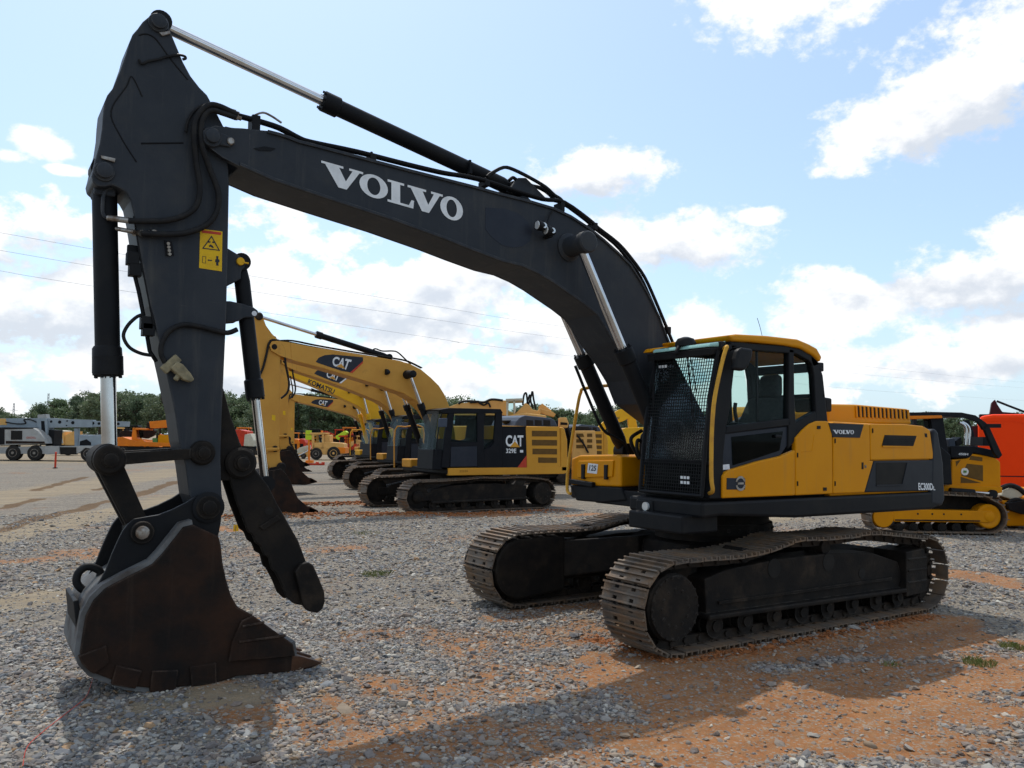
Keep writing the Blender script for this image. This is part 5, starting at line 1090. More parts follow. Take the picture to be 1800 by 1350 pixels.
for u, v, sc, kd, m1, nm in ((507, 800, 1.0, 1, 'orange', 'orange'), (524, 799, 1.1, 0, 'redm', 'red'), (536, 798, 1.0, 3, 'pale', 'yellow'), (560, 797, 1.2, 2, 'orange', 'orange'), (592, 797, 1.2, 3, 'redm', 'red'), (610, 798, 1.3, 1, 'orange', 'orange'), (626, 797, 1.2, 2, 'redm', 'red'), (643, 799, 1.2, 0, 'pale', 'yellow'), (655, 799, 1.2, 3, 'orange', 'orange'), (436, 799, 1.2, 1, 'orange', 'orange'), (455, 799, 1.2, 2, 'pale', 'yellow'), (412, 799, 1.1, 3, 'redm', 'red'), (205, 801, 1.1, 1, 'pale', 'yellow'), (310, 800, 1.1, 2, 'orange', 'orange'), (240, 800, 1.2, 0, 'orange', 'orange'), (675, 799, 1.2, 2, 'pale', 'yellow')):
    small_plant(u, v, sc, kd, m1, 'small %s loader in the crowded back row of the yard' % nm, 'small %s loaders in the back row' % nm)
# --- narrow glimpses between arm, thumb and the nearest yellow arm
k = Mach('flatbed_truck', 'tan and red flatbed machinery glimpsed between the thumb cylinder and the nearest yellow arm', 'truck', 425, 803)
k.pr('load_body', [(410, 784), (412, 757), (420, 755), (434, 758), (436, 784)], -.9, .9, 'redm', None, .03); k.pr('pale_cab', [(428, 784), (430, 764), (440, 762), (446, 774), (446, 785)], -.9, 1.0, 'cream', None, .04); k.pr('chassis', [(408, 784), (450, 785), (450, 791), (408, 790)], -.9, .9, 'dark'); k.wheel(418, 797, .45, 1, .3); k.wheel(440, 797, .45, 1, .3)
# --- backhoe with cream cab behind the nearest excavator's hood
k = Mach('backhoe_loader', 'faded orange-yellow backhoe loader with cream cab and upright black hoses, behind the slate hood', 'backhoe loader', 905, 868)
bd = k.pr('body', [(868, 822), (870, 745), (885, 735), (905, 728), (925, 726), (960, 730), (965, 760), (985, 770), (985, 812), (960, 822)], -.9, .9, 'pale', None, .04)
k.pr('rear_frame', [(898, 735), (906, 727), (918, 715), (923, 708), (930, 712), (936, 720), (945, 722), (950, 716), (950, 733)], -.6, .7, 'pale', None, .02)
cb = MB(); [cb.prism(k.F.side(q, .75), a, b) for q in ([(890, 703), (894, 703), (893, 730), (890, 732)], [(902, 703), (905, 703), (907, 722), (903, 728)], [(890, 702), (920, 701), (919, 705), (890, 706)]) for a, b in ((.68, .75), (-.75, -.68))]
cb.prism(k.F.side([(889, 701), (919, 700), (919, 703.5), (889, 704.5)], .78), -.78, .78); cb.build('cab', 'cream', k.root); k.pr('cab_window', [(894, 706), (902, 706), (903, 727), (893, 730)], .69, .71, 'glass')
k.pr('dipper', [(950, 718), (972, 724), (977, 728), (974, 733), (948, 726)], -.18, .2, 'pale'); k.pr('loader_arm', [(946, 716), (953, 709), (962, 716), (970, 722), (955, 728)], -.4, -.2, 'pale')
b2 = k.pr('stabiliser', [(984, 734), (996, 734), (1000, 744), (998, 752), (984, 750)], -.5, .5, 'pale', None, .02); k.pr('stabiliser_gap', [(985, 742), (997, 743), (998, 747), (985, 747)], .5, .52, 'rust', b2)
for q in ([(919, 712), (921, 695), (925, 691), (927, 705), (929, 718)], [(925, 714), (929, 700), (932, 694), (933, 706), (937, 718)], [(929, 712), (934, 695), (936, 688), (938, 702), (942, 720)]): k.tb('hose', q, .1, .035, 'rubber')
k.tb('hose', [(998, 752), (1004, 770), (1002, 790), (1000, 800)], .3, .05, 'rubber'); k.wheel(890, 850, .7, 1.05, .4)
# --- low yellow boom with hoses over the black cab
k = Mach('excavator_boom', 'yellow boom section with black hoses lying over the nearest black cab roof', 'boom', 835, 862)
k.pr('boom_beam', [(786, 716), (806, 709), (868, 703), (890, 704), (890, 730), (786, 730)], -.3, .3, 'pale'); k.pr('carriage', [(800, 728), (880, 728), (885, 862), (795, 862)], -.9, .2, 'dark')
k.tb('hose', [(806, 710), (812, 706), (828, 705), (850, 707), (864, 702), (884, 704)], .3, .045, 'rubber'); k.tb('hose', [(838, 705), (850, 712), (858, 708), (862, 716)], .34, .035, 'rubber'); k.pr('fitting', [(826, 705), (842, 704), (842, 708), (826, 709)], .3, .4, 'dark')
# --- yellow excavator tail with black hood right of the nearest one
k = Mach('tracked_excavator', 'yellow excavator with black hood and vented side, seen through the yellow guard rail', 'excavator', 1040, 850, group='excavators further back')
eh = k.pr('engine_house', [(1006, 828), (1008, 757), (1046, 757), (1049, 790), (1049, 828)], -1.2, 1.2, 'pale', None, .03); k.pr('engine_hood', [(1002, 757), (1004, 751), (1010, 749), (1035, 750), (1039, 757)], -.8, .9, 'vent', None, .03)
for a in (762, 772, 782): k.pr('vent', [(1013, a), (1025, a), (1027, a+6), (1013, a+6)], 1.19, 1.212, 'slot', eh, 0); k.pr('vent', [(1032, a), (1041, a), (1041, a+6), (1032, a+6)], 1.19, 1.212, 'slot', eh, 0)
k.pr('turntable_deck', [(1000, 826), (1052, 826), (1050, 832), (1002, 832)], -1.2, 1.2, 'dark'); tr = k.pr('crawler_track', [(985, 850), (978, 842), (985, 833), (1065, 833), (1072, 842), (1066, 850)], .7, 1.3, 'shoein', None, .05); k.pr('crawler_track', [(985, 850), (978, 842), (985, 833), (1065, 833), (1072, 842), (1066, 850)], -1.3, -.7, 'shoein', None, .05)
k.tb('hose', [(1014, 765), (1020, 772), (1028, 784), (1034, 796)], 1.25, .04, 'rubber')
# --- small yellow excavator with raised boom
k = Mach('tracked_excavator', 'small yellow excavator with raised boom, seen below the dark boom beside the guarded cab', 'excavator', 1100, 828, group='excavators further back')
bo = k.pr('boom', [(1044, 772), (1050, 752), (1058, 744), (1076, 727), (1088, 720), (1104, 717), (1110, 724), (1106, 735), (1094, 741), (1080, 744), (1066, 752), (1058, 770), (1054, 785)], -.25, .25, 'komat', None, .02)
lettering('boom_lettering', 'KOMATSU', [k.F.p3(u, v, .256) for u, v in ((1077, 737), (1089, 732), (1077.5, 740.5), (1089.5, 735.5))], 'decaldark', bo, .02)
k.pr('arm', [(1104, 722), (1112, 718), (1116, 726), (1124, 770), (1118, 790), (1108, 770), (1104, 740)], -.2, .2, 'komat', None, .02)
q0, q1, q2 = k.F.p3(1113, 716, 0), k.F.p3(1094, 723, 0), k.F.p3(1064, 739, 0); MB().cyl(q1, q0, .05).build('piston_rod', 'chrome', k.root); MB().cyl(q2, q1, .09).build('arm_cylinder', 'komat', k.root)
k.pr('upper_house', [(1056, 800), (1060, 766), (1100, 752), (1138, 751), (1142, 804)], -1.1, 1.1, 'komat', None, .04); k.pr('turntable_deck', [(1052, 800), (1144, 804), (1142, 812), (1054, 810)], -1.1, 1.1, 'dark'); k.pr('crawler_track', [(1052, 828), (1046, 820), (1052, 812), (1146, 812), (1152, 820), (1146, 828)], .6, 1.2, 'shoein', None, .05); k.pr('crawler_track', [(1052, 828), (1046, 820), (1052, 812), (1146, 812), (1152, 820), (1146, 828)], -1.2, -.6, 'shoein', None, .05)
MB().lathe(k.F.p3(1060, 795, 1.15), k.F.p3(1060, 787, 1.15), [(0, .18), (.12, .2), (.2, .1)], 14).build('air_precleaner', 'dark', k.root)

# --- bulldozer on the right
k = Mach('bulldozer', 'yellow bulldozer with black forestry canopy standing behind the big excavator', 'bulldozer', 1655, 931)
F = k.F
for t0, t1, out in ((.55, 1.05, 1), (-1.05, -.55, 0)):
    pts = [F.pt(u, v, t1) for u, v in ((1540, 931), (1760, 931))]
    loopp = []
    for a_ in range(9): 
        an = -pi/2-pi*a_/8; q = F.pt(1545, 912, t1); loopp.append((q[0]+.0-.30*cos(an)*-1, .30+.30*sin(an)))
    s0 = F.pt(1530, 905, t1)[0]; s1 = F.pt(1772, 905, t1)[0]; sm_ = F.pt(1650, 870, t1)[0]
    # heading +s is image-left: s0 rear (left) > s1 front (right)
    P = [(s0-.32, .03)] + [(s0-.32+.32*cos(R(a_)), .35+.32*sin(R(a_))) for a_ in range(-75, 76, 25)] + [(F.pt(1575, 884, t1)[0], F.pt(1575, 880, 1.05)[1]), (F.pt(1650, 868, t1)[0], F.pt(1650, 868, 1.05)[1]), (F.pt(1735, 870, t1)[0], F.pt(1735, 872, 1.05)[1])] + [(s1+.36+.36*cos(R(a_)), .40+.37*sin(R(a_))) for a_ in range(105, 256, 25)] + [(s1+.40, .03)]
    pts, pitch = resample(P, 44); sh = MB(); n_ = len(pts)
    for i, p in enumerate(pts):
        d = (pts[(i+1) % n_]-pts[i-1]).normalized(); nr = Vector((d.y, -d.x))
        for (a0, a1, h0, h1) in ((-pitch*.46, pitch*.46, -.03, .0), (-pitch*.4, -pitch*.3, 0, .05)):
            sh.add([(p.x+d.x*a+nr.x*h, t, p.y+d.y*a+nr.y*h) for a in (a0, a1) for t in (t0, t1) for h in (h0, h1)], [(0, 1, 3, 2), (4, 6, 7, 5), (0, 4, 5, 1), (2, 3, 7, 6), (0, 2, 6, 4), (1, 5, 7, 3)])
    tk = sh.build('crawler_track', 'shoe', k.root)
    fo = MB().prism([(s0-.55, .26), (s1+.35, .26), (s1+.35, .52), (s0-.5, .54)], t0+.12, t1-.08).build('track_frame', 'dozer', k.root, .02)
    for q_ in (.25, .4, .52, .7): MB().cyl((s0-.55+(s1-s0+.9)*q_, t1-.09, .44), (s0-.55+(s1-s0+.9)*q_, t1-.076, .44), .022, n=8).build('frame_hole', 'vent', fo)
    MB().box(((s0+s1)/2, t1-.075, .30), (abs(s1-s0)*.62, .012, .03)).build('frame_ledge', 'rust', fo)
    MB().lathe((s0-.32, t0+.1, .36), (s0-.32, t1-.06, .36), [(0, .24), (.3, .24), (.33, .22)], 20).build('drive_sprocket', 'dozer', fo); MB().lathe((s1+.36, t0+.1, .40), (s1+.36, t1-.06, .40), [(0, .27), (.28, .27), (.30, .25), (.305, .20), (.295, .18), (.295, .12), (.33, .11), (.34, .05)], 24).build('idler_wheel', 'dozer', fo)
    for i in range(6):
        x = s1+.75+i*(s0-s1-1.45)/5; MB().lathe((x, t0+.1, .14), (x, t1-.12, .14), [(0, .10), (.26, .10), (.27, .06), (.28, .06)], 14).build('track_roller', 'dirty', fo)
k.pr('lower_hull', [(1580, 885), (1600, 872), (1650, 864), (1735, 868), (1752, 885), (1750, 912), (1580, 914)], -.56, .56, 'dirty')
hd = k.pr('engine_hood', [(1672, 850), (1673, 808), (1700, 806), (1709, 797), (1748, 803), (1759, 812), (1760, 862), (1700, 862), (1660, 860)], -.45, .45, 'dozer', None, .03)
for q in ([(1680, 811), (1689, 808), (1681, 820)], [(1707, 801), (1727, 804), (1727, 811), (1704, 808)], [(1700, 815), (1728, 818), (1728, 846), (1690, 836)], [(1689, 838), (1725, 849), (1689, 849)], [(1690, 856), (1735, 857), (1735, 861), (1690, 860)]): k.pr('hood_screen', q, .45, .456, 'slot', hd, 0)
k.pr('fuel_tank', [(1612, 850), (1616, 790), (1655, 785), (1672, 800), (1674, 852)], -.9, .9, 'dark', None, .03)
k.pr('hood_band', [(1670, 784), (1712, 784), (1752, 792), (1760, 801), (1752, 806), (1712, 796), (1704, 805), (1672, 805)], -.47, .47, 'navy', None, .02)
lettering('model_number', '450H', [F.p3(u, v, .474) for u, v in ((1685, 796), (1702, 796.5), (1684.5, 800), (1701.5, 800.5))], 'white', hd, .02)
e_ = F.p3(1696, 829, .46); MB().lathe((e_.x, .456, e_.z), (e_.x, .462, e_.z), [(0, .085), (.006, .085)], 20).build('round_emblem', 'lamp', hd); MB().box((e_.x, .466, e_.z), (.07, .004, .05)).build('emblem_mark', 'dgreen', hd)
k.pr('side_rail', [(1658, 862), (1660, 853), (1762, 856), (1762, 866), (1700, 876), (1664, 876)], -.5, .52, 'dozer')
cn = MB()
for t0, t1 in ((.62, .72), (-.72, -.62)):
    for q in ([(1600, 725), (1640, 724), (1690, 725), (1715, 730), (1732, 742), (1738, 748), (1730, 756), (1720, 742), (1700, 735), (1660, 732), (1600, 731)], [(1733, 745), (1760, 745), (1760, 752), (1740, 752), (1762, 800), (1756, 806), (1748, 796), (1731, 754), (1728, 752)], [(1606, 735), (1612, 735), (1612, 850), (1604, 850)]): cn.prism(F.side(q, t1), t0, t1)
cn.prism(F.side([(1600, 725), (1640, 724), (1690, 725), (1712, 730), (1712, 733), (1690, 730), (1600, 730)], .72), -.72, .72); cno = cn.build('canopy', 'black', k.root, .012)
k.pr('roof_liner', [(1600, 731), (1656, 730), (1657, 735), (1602, 737)], -.6, .735, 'orange', cno)
k.pr('cab_post', [(1636, 736), (1658, 735), (1664, 775), (1672, 820), (1674, 852), (1652, 852)], .3, .66, 'navy'); k.pr('cab_screen', [(1608, 740), (1636, 738), (1650, 800), (1640, 848), (1610, 848)], .55, .58, 'darkglass')
MB().prism(F.side([(1728, 768), (1742, 768), (1742, 784), (1728, 783)], .1), -.4, .1).build('front_screen', 'navy', k.root)
k.pr('canopy_strut', [(1696, 738), (1704, 738), (1712, 760), (1716, 784), (1709, 784), (1706, 764)], -.6, -.5, 'navy')
ex = MB(); ex.tube([F.p3(u, v, .1) for u, v in ((1697, 782), (1698, 760), (1695, 748), (1686, 743))], .036, 10); ex.tube([F.p3(u, v, -.05) for u, v in ((1703, 782), (1704, 758), (1700, 748), (1692, 743))], .036, 10); ex.build('exhaust_pipe', 'chrome', k.root)
k.pr('seat_back', [(1680, 775), (1690, 768), (1692, 780), (1682, 786)], -.2, .2, 'black'); k.pr('control_tower', [(1668, 772), (1678, 770), (1680, 784), (1668, 785)], -.3, .2, 'slate')
c0, c1, c2 = F.p3(1670, 863, .6), F.p3(1712, 866, .6), F.p3(1745, 868, .6); MB().cyl(c0, c1, .075).build('blade_cylinder', 'black', k.root); MB().cyl(c1, c2, .035).build('piston_rod', 'chrome', k.root); MB().lathe(c2-Vector((0, .05, 0)), c2+Vector((0, .05, 0)), [(0, .09), (.1, .09)], 14).build('rod_eye', 'black', k.root)
sb = F.p3(1850, 900, 0); MB().prism([(sb.x+.05, .1), (sb.x+.15, .5), (sb.x+.05, .95), (sb.x-.05, .95), (sb.x+.05, .5), (sb.x-.05, .1)], -1.3, 1.3).build('dozer_blade', 'dozer', k.root, .01)
k.pr('rear_hitch', [(1512, 892), (1536, 886), (1536, 905), (1515, 904)], -.5, .5, 'dozer')
# --- orange-red truck behind the dozer
k = Mach('truck_cab', 'glossy orange-red truck body filling the right edge behind the bulldozer', 'truck', 1790, 898, R(-62))
bd = k.pr('sleeper_body', [(1719, 868), (1719, 740), (1724, 731), (1745, 728), (1900, 727), (1900, 868)], -1.2, 1.2, 'truckred', None, .10)
k.pr('side_fairing', [(1750, 870), (1900, 870), (1900, 895), (1800, 893), (1752, 880)], -1.1, 1.15, 'truckred', None, .04); k.pr('panel_seam', [(1750, 836), (1900, 838), (1900, 840), (1750, 838)], 1.2, 1.203, 'maroon', bd, 0)
k.pr('dark_fender', [(1700, 750), (1719, 748), (1720, 800), (1704, 800)], -.9, .9, 'maroon'); k.wheel(1820, 890, .5, 1.2, .3); k.wheel(1860, 890, .5, 1.2, .3)
k.pr('roof_crease', [(1736, 739), (1780, 738), (1800, 742), (1800, 743.5), (1780, 740), (1738, 741)], 1.2, 1.21, 'truckred', bd, 0)
# --- black boom behind the truck
k = Mach('crane_boom', 'black loader boom with thin cylinder rising behind the orange-red truck', 'loader boom', 1790, 880, R(-60))
k.pr('mast', [(1740, 727), (1743, 708), (1749, 702), (1754, 712), (1762, 724), (1800, 727), (1800, 732), (1740, 732)], -.25, .25, 'maroon', None, .02); k.tb('cylinder', [(1752, 705), (1772, 713), (1806, 726), (1830, 735)], .1, .04, 'black', None, False)
k.pr('rear_mass', [(1722, 728), (1840, 728), (1840, 880), (1722, 880)], -.6, .1, 'maroon')
# --- cream/brown machine at the right edge
k = Mach('loader_attachment', 'cream and yellow attachment with black hoses at the right edge by the bulldozer blade', 'attachment', 1800, 925)
k.pr('cream_hood', [(1760, 872), (1764, 862), (1778, 857), (1795, 862), (1800, 872), (1784, 880)], -.5, .5, 'cream', None, .03); k.pr('yellow_base', [(1762, 880), (1784, 880), (1800, 874), (1830, 880), (1830, 925), (1770, 925)], -.5, .55, 'dozer', None, .03)
k.tb('hose', [(1760, 858), (1775, 853), (1790, 858), (1802, 868)], .5, .06, 'rubber'); k.tb('hose', [(1772, 884), (1785, 878), (1802, 882)], .6, .05, 'rubber'); k.pr('dark_frame', [(1772, 884), (1800, 880), (1812, 890), (1800, 905), (1774, 896)], .55, .7, 'black')
# --- markers
for u, v, h, lab in ((97, 823, .92, 'slim red marker post standing on the gravel before the pale truck'), (227, 800, .9, 'slim red marker post far off, seen behind the bucket rocker link')):
    g = G(u, v); t_ = thing('marker_post', lab, 'marker post', loc=(g[0], g[1], 0), group='red marker posts')
    MB().lathe((0, 0, 0), (0, 0, h), [(0, .06), (.03, .055), (h-.06, .05), (h-.05, .062), (h-.02, .06), (h, .03)], 12).build('post_tube', 'redm', t_); MB().lathe((0, 0, 0), (0, 0, .05), [(0, .14), (.03, .13), (.05, .08)], 14).build('post_base', 'black', t_)
g = G(414, 943); t_ = thing('survey_flag', 'tiny orange-yellow survey flag on a wire in the dirt right of the bucket ears', 'flag', loc=(g[0], g[1], 0))
MB().tube([(0, 0, 0), (0, 0, .22)], .004, 5).build('flag_wire', 'steel', t_); fl = MB(); fl.add([(-.05+.05*i, .012*(-1)**i, z) for i in range(3) for z in (.10, .23)], [(0, 1, 3, 2), (2, 3, 5, 4)]); fl.build('flag_cloth', 'tag', t_, recalc=False)
# ------------------------------------------------------------------ ground
def vnoise(x, y, seed=0):
    xi = np.floor(x).astype(np.int64); yi = np.floor(y).astype(np.int64); xf = x-xi; yf = y-yi
    def h(a, b):
        n = (a*374761393 + b*668265263 + seed*982451653) & 0x7fffffff; n = ((n ^ (n >> 13))*1274126177) & 0x7fffffff
        return ((n ^ (n >> 16)) & 0xffff)/65535.0
    u = xf*xf*(3-2*xf); v = yf*yf*(3-2*yf)
    return (h(xi, yi)*(1-u)+h(xi+1, yi)*u)*(1-v) + (h(xi, yi+1)*(1-u)+h(xi+1, yi+1)*u)*v
def fbm(x, y, seed=0, oct=5):
    s = 0; a = .5; t = 0
    for i in range(oct): s = s+a*vnoise(x*2**i, y*2**i, seed+i*17); t += a; a *= .55
    return s/t
def capsule(x, y, uv0, uv1, r):
    a = G(*uv0)[:2]; b = G(*uv1)[:2]; d = b-a; L = max(d@d, 1e-6); t = np.clip(((x-a[0])*d[0]+(y-a[1])*d[1])/L, 0, 1)
    return 1-np.hypot(x-a[0]-d[0]*t, y-a[1]-d[1]*t)/r
DIRT = [((1150, 1195), (1850, 1185), .85), ((1230, 1255), (1750, 1245), .8), ((1250, 1290), (1550, 1280), .35), ((1040, 1290), (1260, 1320), .35), ((1200, 1168), (1660, 1092), .42), ((1500, 1140), (1700, 1120), .4), ((1060, 1150), (1240, 1172), .28), ((400, 908), (900, 905), .38), ((520, 884), (700, 886), .5), ((1730, 1120), (1800, 1130), .3), ((1690, 1010), (1790, 1030), .5), ((380, 928), (440, 934), .30),
        ((1000, 905), (1050, 902), .3)]
SOFT = [((640, 1122), (770, 1105), .25), ((840, 1130), (1040, 1108), .40), ((900, 1078), (1040, 1062), .3), ((640, 960), (560, 968), .3), ((520, 1300), (700, 1330), .25), ((700, 1220), (900, 1230), .3), ((390, 1225), (500, 1290), .25), ((90, 968), (250, 974), .3), ((0, 985), (60, 980), .3), ((1000, 1180), (1150, 1230), .5), ((900, 1300), (1100, 1340), .4), ((560, 1255), (640, 1300), .3), ((760, 1280), (900, 1330), .35), ((1000, 1090), (1040, 1110), .3)]
TAN = [((-200, 905), (330, 825), 2.0), ((-200, 985), (330, 870), .9), ((-400, 811), (1800, 806), 7.0), ((230, 1260), (420, 1235), .35), ((0, 1060), (160, 1040), .8), ((1130, 905), (1350, 912), 1.2)]
WET = [((0, 934), (75, 908), .22), ((80, 910), (195, 880), .26), ((166, 861), (196, 854), .25), ((236, 872), (310, 846), .32), ((0, 893), (75, 876), .2), ((60, 862), (150, 838), .25)]
RIDGE = [((405, 911), (740, 905), .09, .28), ((520, 889), (700, 884), .07, .30), ((740, 908), (985, 898), .05, .22), ((1235, 1158), (1640, 1083), .022, .10), ((1040, 1120), (1180, 1160), .012, .10)]
def masks(x, y):
    wx = x+.5*(fbm(x*.9, y*.9, 3)-.5)*2; wy = y+.5*(fbm(x*.9, y*.9, 9)-.5)*2
    n = fbm(x*1.3, y*1.3, 21); d = np.full_like(x, -9.0)
    soft = np.full_like(x, -9.0)
    for a, b, r_ in DIRT: d = np.maximum(d, capsule(wx, wy, a, b, r_*1.25))
    for a, b, r_ in SOFT: soft = np.maximum(soft, capsule(wx, wy, a, b, r_*1.6))
    d = np.maximum(np.clip(d*1.6+(n-.5)*2.2+.12, 0, 1), np.clip(soft*1.2+(n-.5)*1.7+.08, 0, .72)); d = np.maximum(d, np.clip((fbm(x*.55+4, y*.55, 31)-.60)*4, 0, .45))
    t = np.full_like(x, -9.0)
    for a, b, r_ in TAN: t = np.maximum(t, capsule(wx, wy, a, b, r_))
    t = np.clip(t*1.8+(n-.5)*1.6, 0, 1); t = np.maximum(t, np.clip((-y-50)/25, 0, 1)*.8)
    w = np.full_like(x, -9.0)
    for a, b, r_ in WET: w = np.maximum(w, capsule(wx*.5+x*.5, wy*.5+y*.5, a, b, r_))
    return d, t, np.clip(w*2.2+(n-.5)*1.0, 0, 1)
def gz(x, y):
    z = .030*(fbm(x*.8, y*.8, 5)-.5) + .014*(fbm(x*3.1, y*3.1, 6)-.5)
    z = z*np.clip((40-np.hypot(x, y))/30, .15, 1)
    for a, b, h_, w_ in RIDGE: z = z + h_*np.exp(-((1-capsule(x, y, a, b, 1.0))/w_)**2)*(.5+fbm(x*1.7, y*1.7, 44))
    return z - .012 + .075*np.exp(-((x-5.9)**2/1.7+(y-.2)**2/.9))
def sinh_axis(c, a, n, mx):
    t = np.linspace(-1, 1, n)*math.asinh(mx/a); return c + a*np.sinh(t)
gx_ = sinh_axis(2.5, 9, 860, 3000); gy_ = sinh_axis(2.0, 9, 860, 3000)
X, Y = np.meshgrid(gx_, gy_, indexing='ij'); X = X.ravel(); Y = Y.ravel(); nn = len(gx_)
me = bpy.data.meshes.new('ground'); idx = np.arange(nn*nn).reshape(nn, nn)
quads = np.stack([idx[:-1, :-1], idx[1:, :-1], idx[1:, 1:], idx[:-1, 1:]], -1).reshape(-1, 4)
me.vertices.add(nn*nn); me.vertices.foreach_set('co', np.stack([X, Y, gz(X, Y)], -1).ravel())
me.loops.add(quads.size); me.loops.foreach_set('vertex_index', quads.ravel().astype(np.int32)); me.polygons.add(len(quads)); me.polygons.foreach_set('loop_start', np.arange(0, quads.size, 4, dtype=np.int32)); me.polygons.foreach_set('use_smooth', np.ones(len(quads), bool)); me.update(); me.validate()
dm, tm, wm = masks(X, Y)
for nm, a in (('dirt', dm), ('tan', tm), ('wet', wm)):
    at = me.attributes.new(nm, 'FLOAT', 'POINT'); at.data.foreach_set('value', a.astype(np.float32))
ground = bpy.data.objects.new('ground', me); col.objects.link(ground); ground['kind'] = 'structure'; ground['label'] = 'grey gravel and orange clay yard ground'

_ra = G(310, 870)-G(0, 940); RUT = -math.atan2(_ra[1], _ra[0])
def ground_mat():
    m = bpy.data.materials.new('gravel_yard'); m.use_nodes = True; nt = m.node_tree; N, L = nt.nodes, nt.links; b = N['Principled BSDF']
    b.inputs['Roughness'].default_value = .9; b.inputs['Specular IOR Level'].default_value = .05
    tc = N.new('ShaderNodeTexCoord'); co = tc.outputs['Object']
    def nz(sc, det=6, ro=.6):
        n = N.new('ShaderNodeTexNoise'); n.inputs['Scale'].default_value = sc; n.inputs['Detail'].default_value = det; n.inputs['Roughness'].default_value = ro; L.new(co, n.inputs[0]); return n.outputs[0]
    def mr(x, a, c, d=0., e=1.):
        n = N.new('ShaderNodeMapRange'); L.new(x, n.inputs[0]); n.inputs[1].default_value = a; n.inputs[2].default_value = c; n.inputs[3].default_value = d; n.inputs[4].default_value = e; return n.outputs[0]
    def mx(f, a, c, bt='MIX'):
        n = N.new('ShaderNodeMix'); n.data_type = 'RGBA'; n.blend_type = bt
        for i, x in ((0, f), (6, a), (7, c)):
            if isinstance(x, (int, float)): n.inputs[i].default_value = x
            elif isinstance(x, tuple): n.inputs[i].default_value = x+(1,)
            else: L.new(x, n.inputs[i])
        return n.outputs[2]
    def ma(op, a, c, cl=False):
        n = N.new('ShaderNodeMath'); n.operation = op; n.use_clamp = cl
        for i, x in enumerate((a, c)):
            if isinstance(x, (int, float)): n.inputs[i].default_value = x
            else: L.new(x, n.inputs[i])
        return n.outputs[0]
    def at(s):
        n = N.new('ShaderNodeAttribute'); n.attribute_name = s; return n.outputs['Fac']
    def vor(sc):
        n = N.new('ShaderNodeTexVoronoi'); n.inputs['Scale'].default_value = sc; L.new(co, n.inputs[0]); return n
    v1 = vor(26); v2 = vor(55)
    cr = N.new('ShaderNodeValToRGB'); sp = N.new('ShaderNodeSeparateColor'); L.new(v1.outputs['Color'], sp.inputs[0]); L.new(sp.outputs[0], cr.inputs[0])
    E = cr.color_ramp.elements; E[0].position = 0; E[0].color = (.09, .092, .095, 1); E[1].position = 1; E[1].color = (.37, .345, .30, 1)
    for p, c in ((.3, (.175, .17, .16, 1)), (.55, (.25, .235, .205, 1)), (.8, (.31, .27, .205, 1))): e = E.new(p); e.color = c
    gap = mr(v1.outputs['Distance'], .28, .62); stone = mx(ma('MULTIPLY', gap, .45), cr.outputs[0], (.12, .085, .055))
    sp2 = N.new('ShaderNodeSeparateColor'); L.new(v2.outputs['Color'], sp2.inputs[0])
    fine = mx(sp2.outputs[0], (.19, .17, .145), (.27, .24, .195)); stone = mx(mr(nz(1.2), .35, .65, .2, .6), stone, fine)
    n1 = nz(3.5, 8, .7); n2 = nz(45, 5, .7)
    clay = mx(mr(n1, .35, .68), (.33, .118, .034), (.34, .155, .058)); clay = mx(mr(n2, .36, .66, 0, .55), clay, (.19, .10, .05)); clay = mx(mr(nz(14, 6, .7), .42, .68, 0, .65), clay, (.27, .165, .09)); clay = mx(mr(nz(160, 3, .8), .5, .62, 0, .55), clay, (.29, .21, .15)); clay = mx(mr(nz(110, 3, .8), .55, .66, 0, .6), clay, (.12, .075, .045))
    grit = ma('GREATER_THAN', sp2.outputs[1], .80); clay = mx(ma('MULTIPLY', grit, .7), clay, (.27, .24, .20))
    df = ma('ADD', at('dirt'), mr(nz(9, 8, .75), .3, .7, -.38, .38), True); df = mr(ma('ADD', df, mr(n2, .3, .7, -.15, .15), True), .3, .72)
    c = mx(df, stone, clay)
    tanc = mx(mr(n1, .3, .7), (.30, .235, .15), (.25, .215, .165)); tf = mr(ma('ADD', at('tan'), mr(n2, .3, .7, -.22, .22), True), .2, .75, 0, .85); c = mx(tf, c, tanc)
    c = mx(mr(ma('ADD', at('wet'), mr(n2, .3, .7, -.2, .2), True), .3, .6, 0, .9), c, (.13, .082, .045))
    L.new(c, b.inputs['Base Color'])
    mpr = N.new('ShaderNodeMapping'); L.new(co, mpr.inputs[0]); mpr.inputs[2].default_value = (0, 0, RUT); mpr.inputs[3].default_value = (.22, 2.4, 1)
    ns = N.new('ShaderNodeTexNoise'); ns.inputs['Scale'].default_value = 1.0; ns.inputs['Detail'].default_value = 6; ns.inputs['Roughness'].default_value = .65; L.new(mpr.outputs[0], ns.inputs[0])
    var = mx(mr(ns.outputs[0], .32, .68), (.80, .80, .82), (1.18, 1.16, 1.10)); var2 = mx(mr(nz(6, 5, .75), .3, .7), (.84, .84, .85), (1.16, 1.15, 1.14))
    c = mx(1.0, c, var, 'MULTIPLY'); c = mx(1.0, c, var2, 'MULTIPLY'); L.new(c, b.inputs['Base Color'])
    hgt = ma('ADD', ma('MULTIPLY', mr(v1.outputs['Distance'], .0, .7, 1, 0), mr(df, 0, 1, 1, .15)), ma('ADD', ma('MULTIPLY', n2, .6), ma('ADD', ma('MULTIPLY', nz(14, 6, .7), 1.2), ma('MULTIPLY', nz(150, 3, .8), .35))))
    bp = N.new('ShaderNodeBump'); bp.inputs['Strength'].default_value = .8; bp.inputs['Distance'].default_value = .018; L.new(hgt, bp.inputs['Height']); L.new(bp.outputs[0], b.inputs['Normal'])
    return m
me.materials.append(ground_mat())

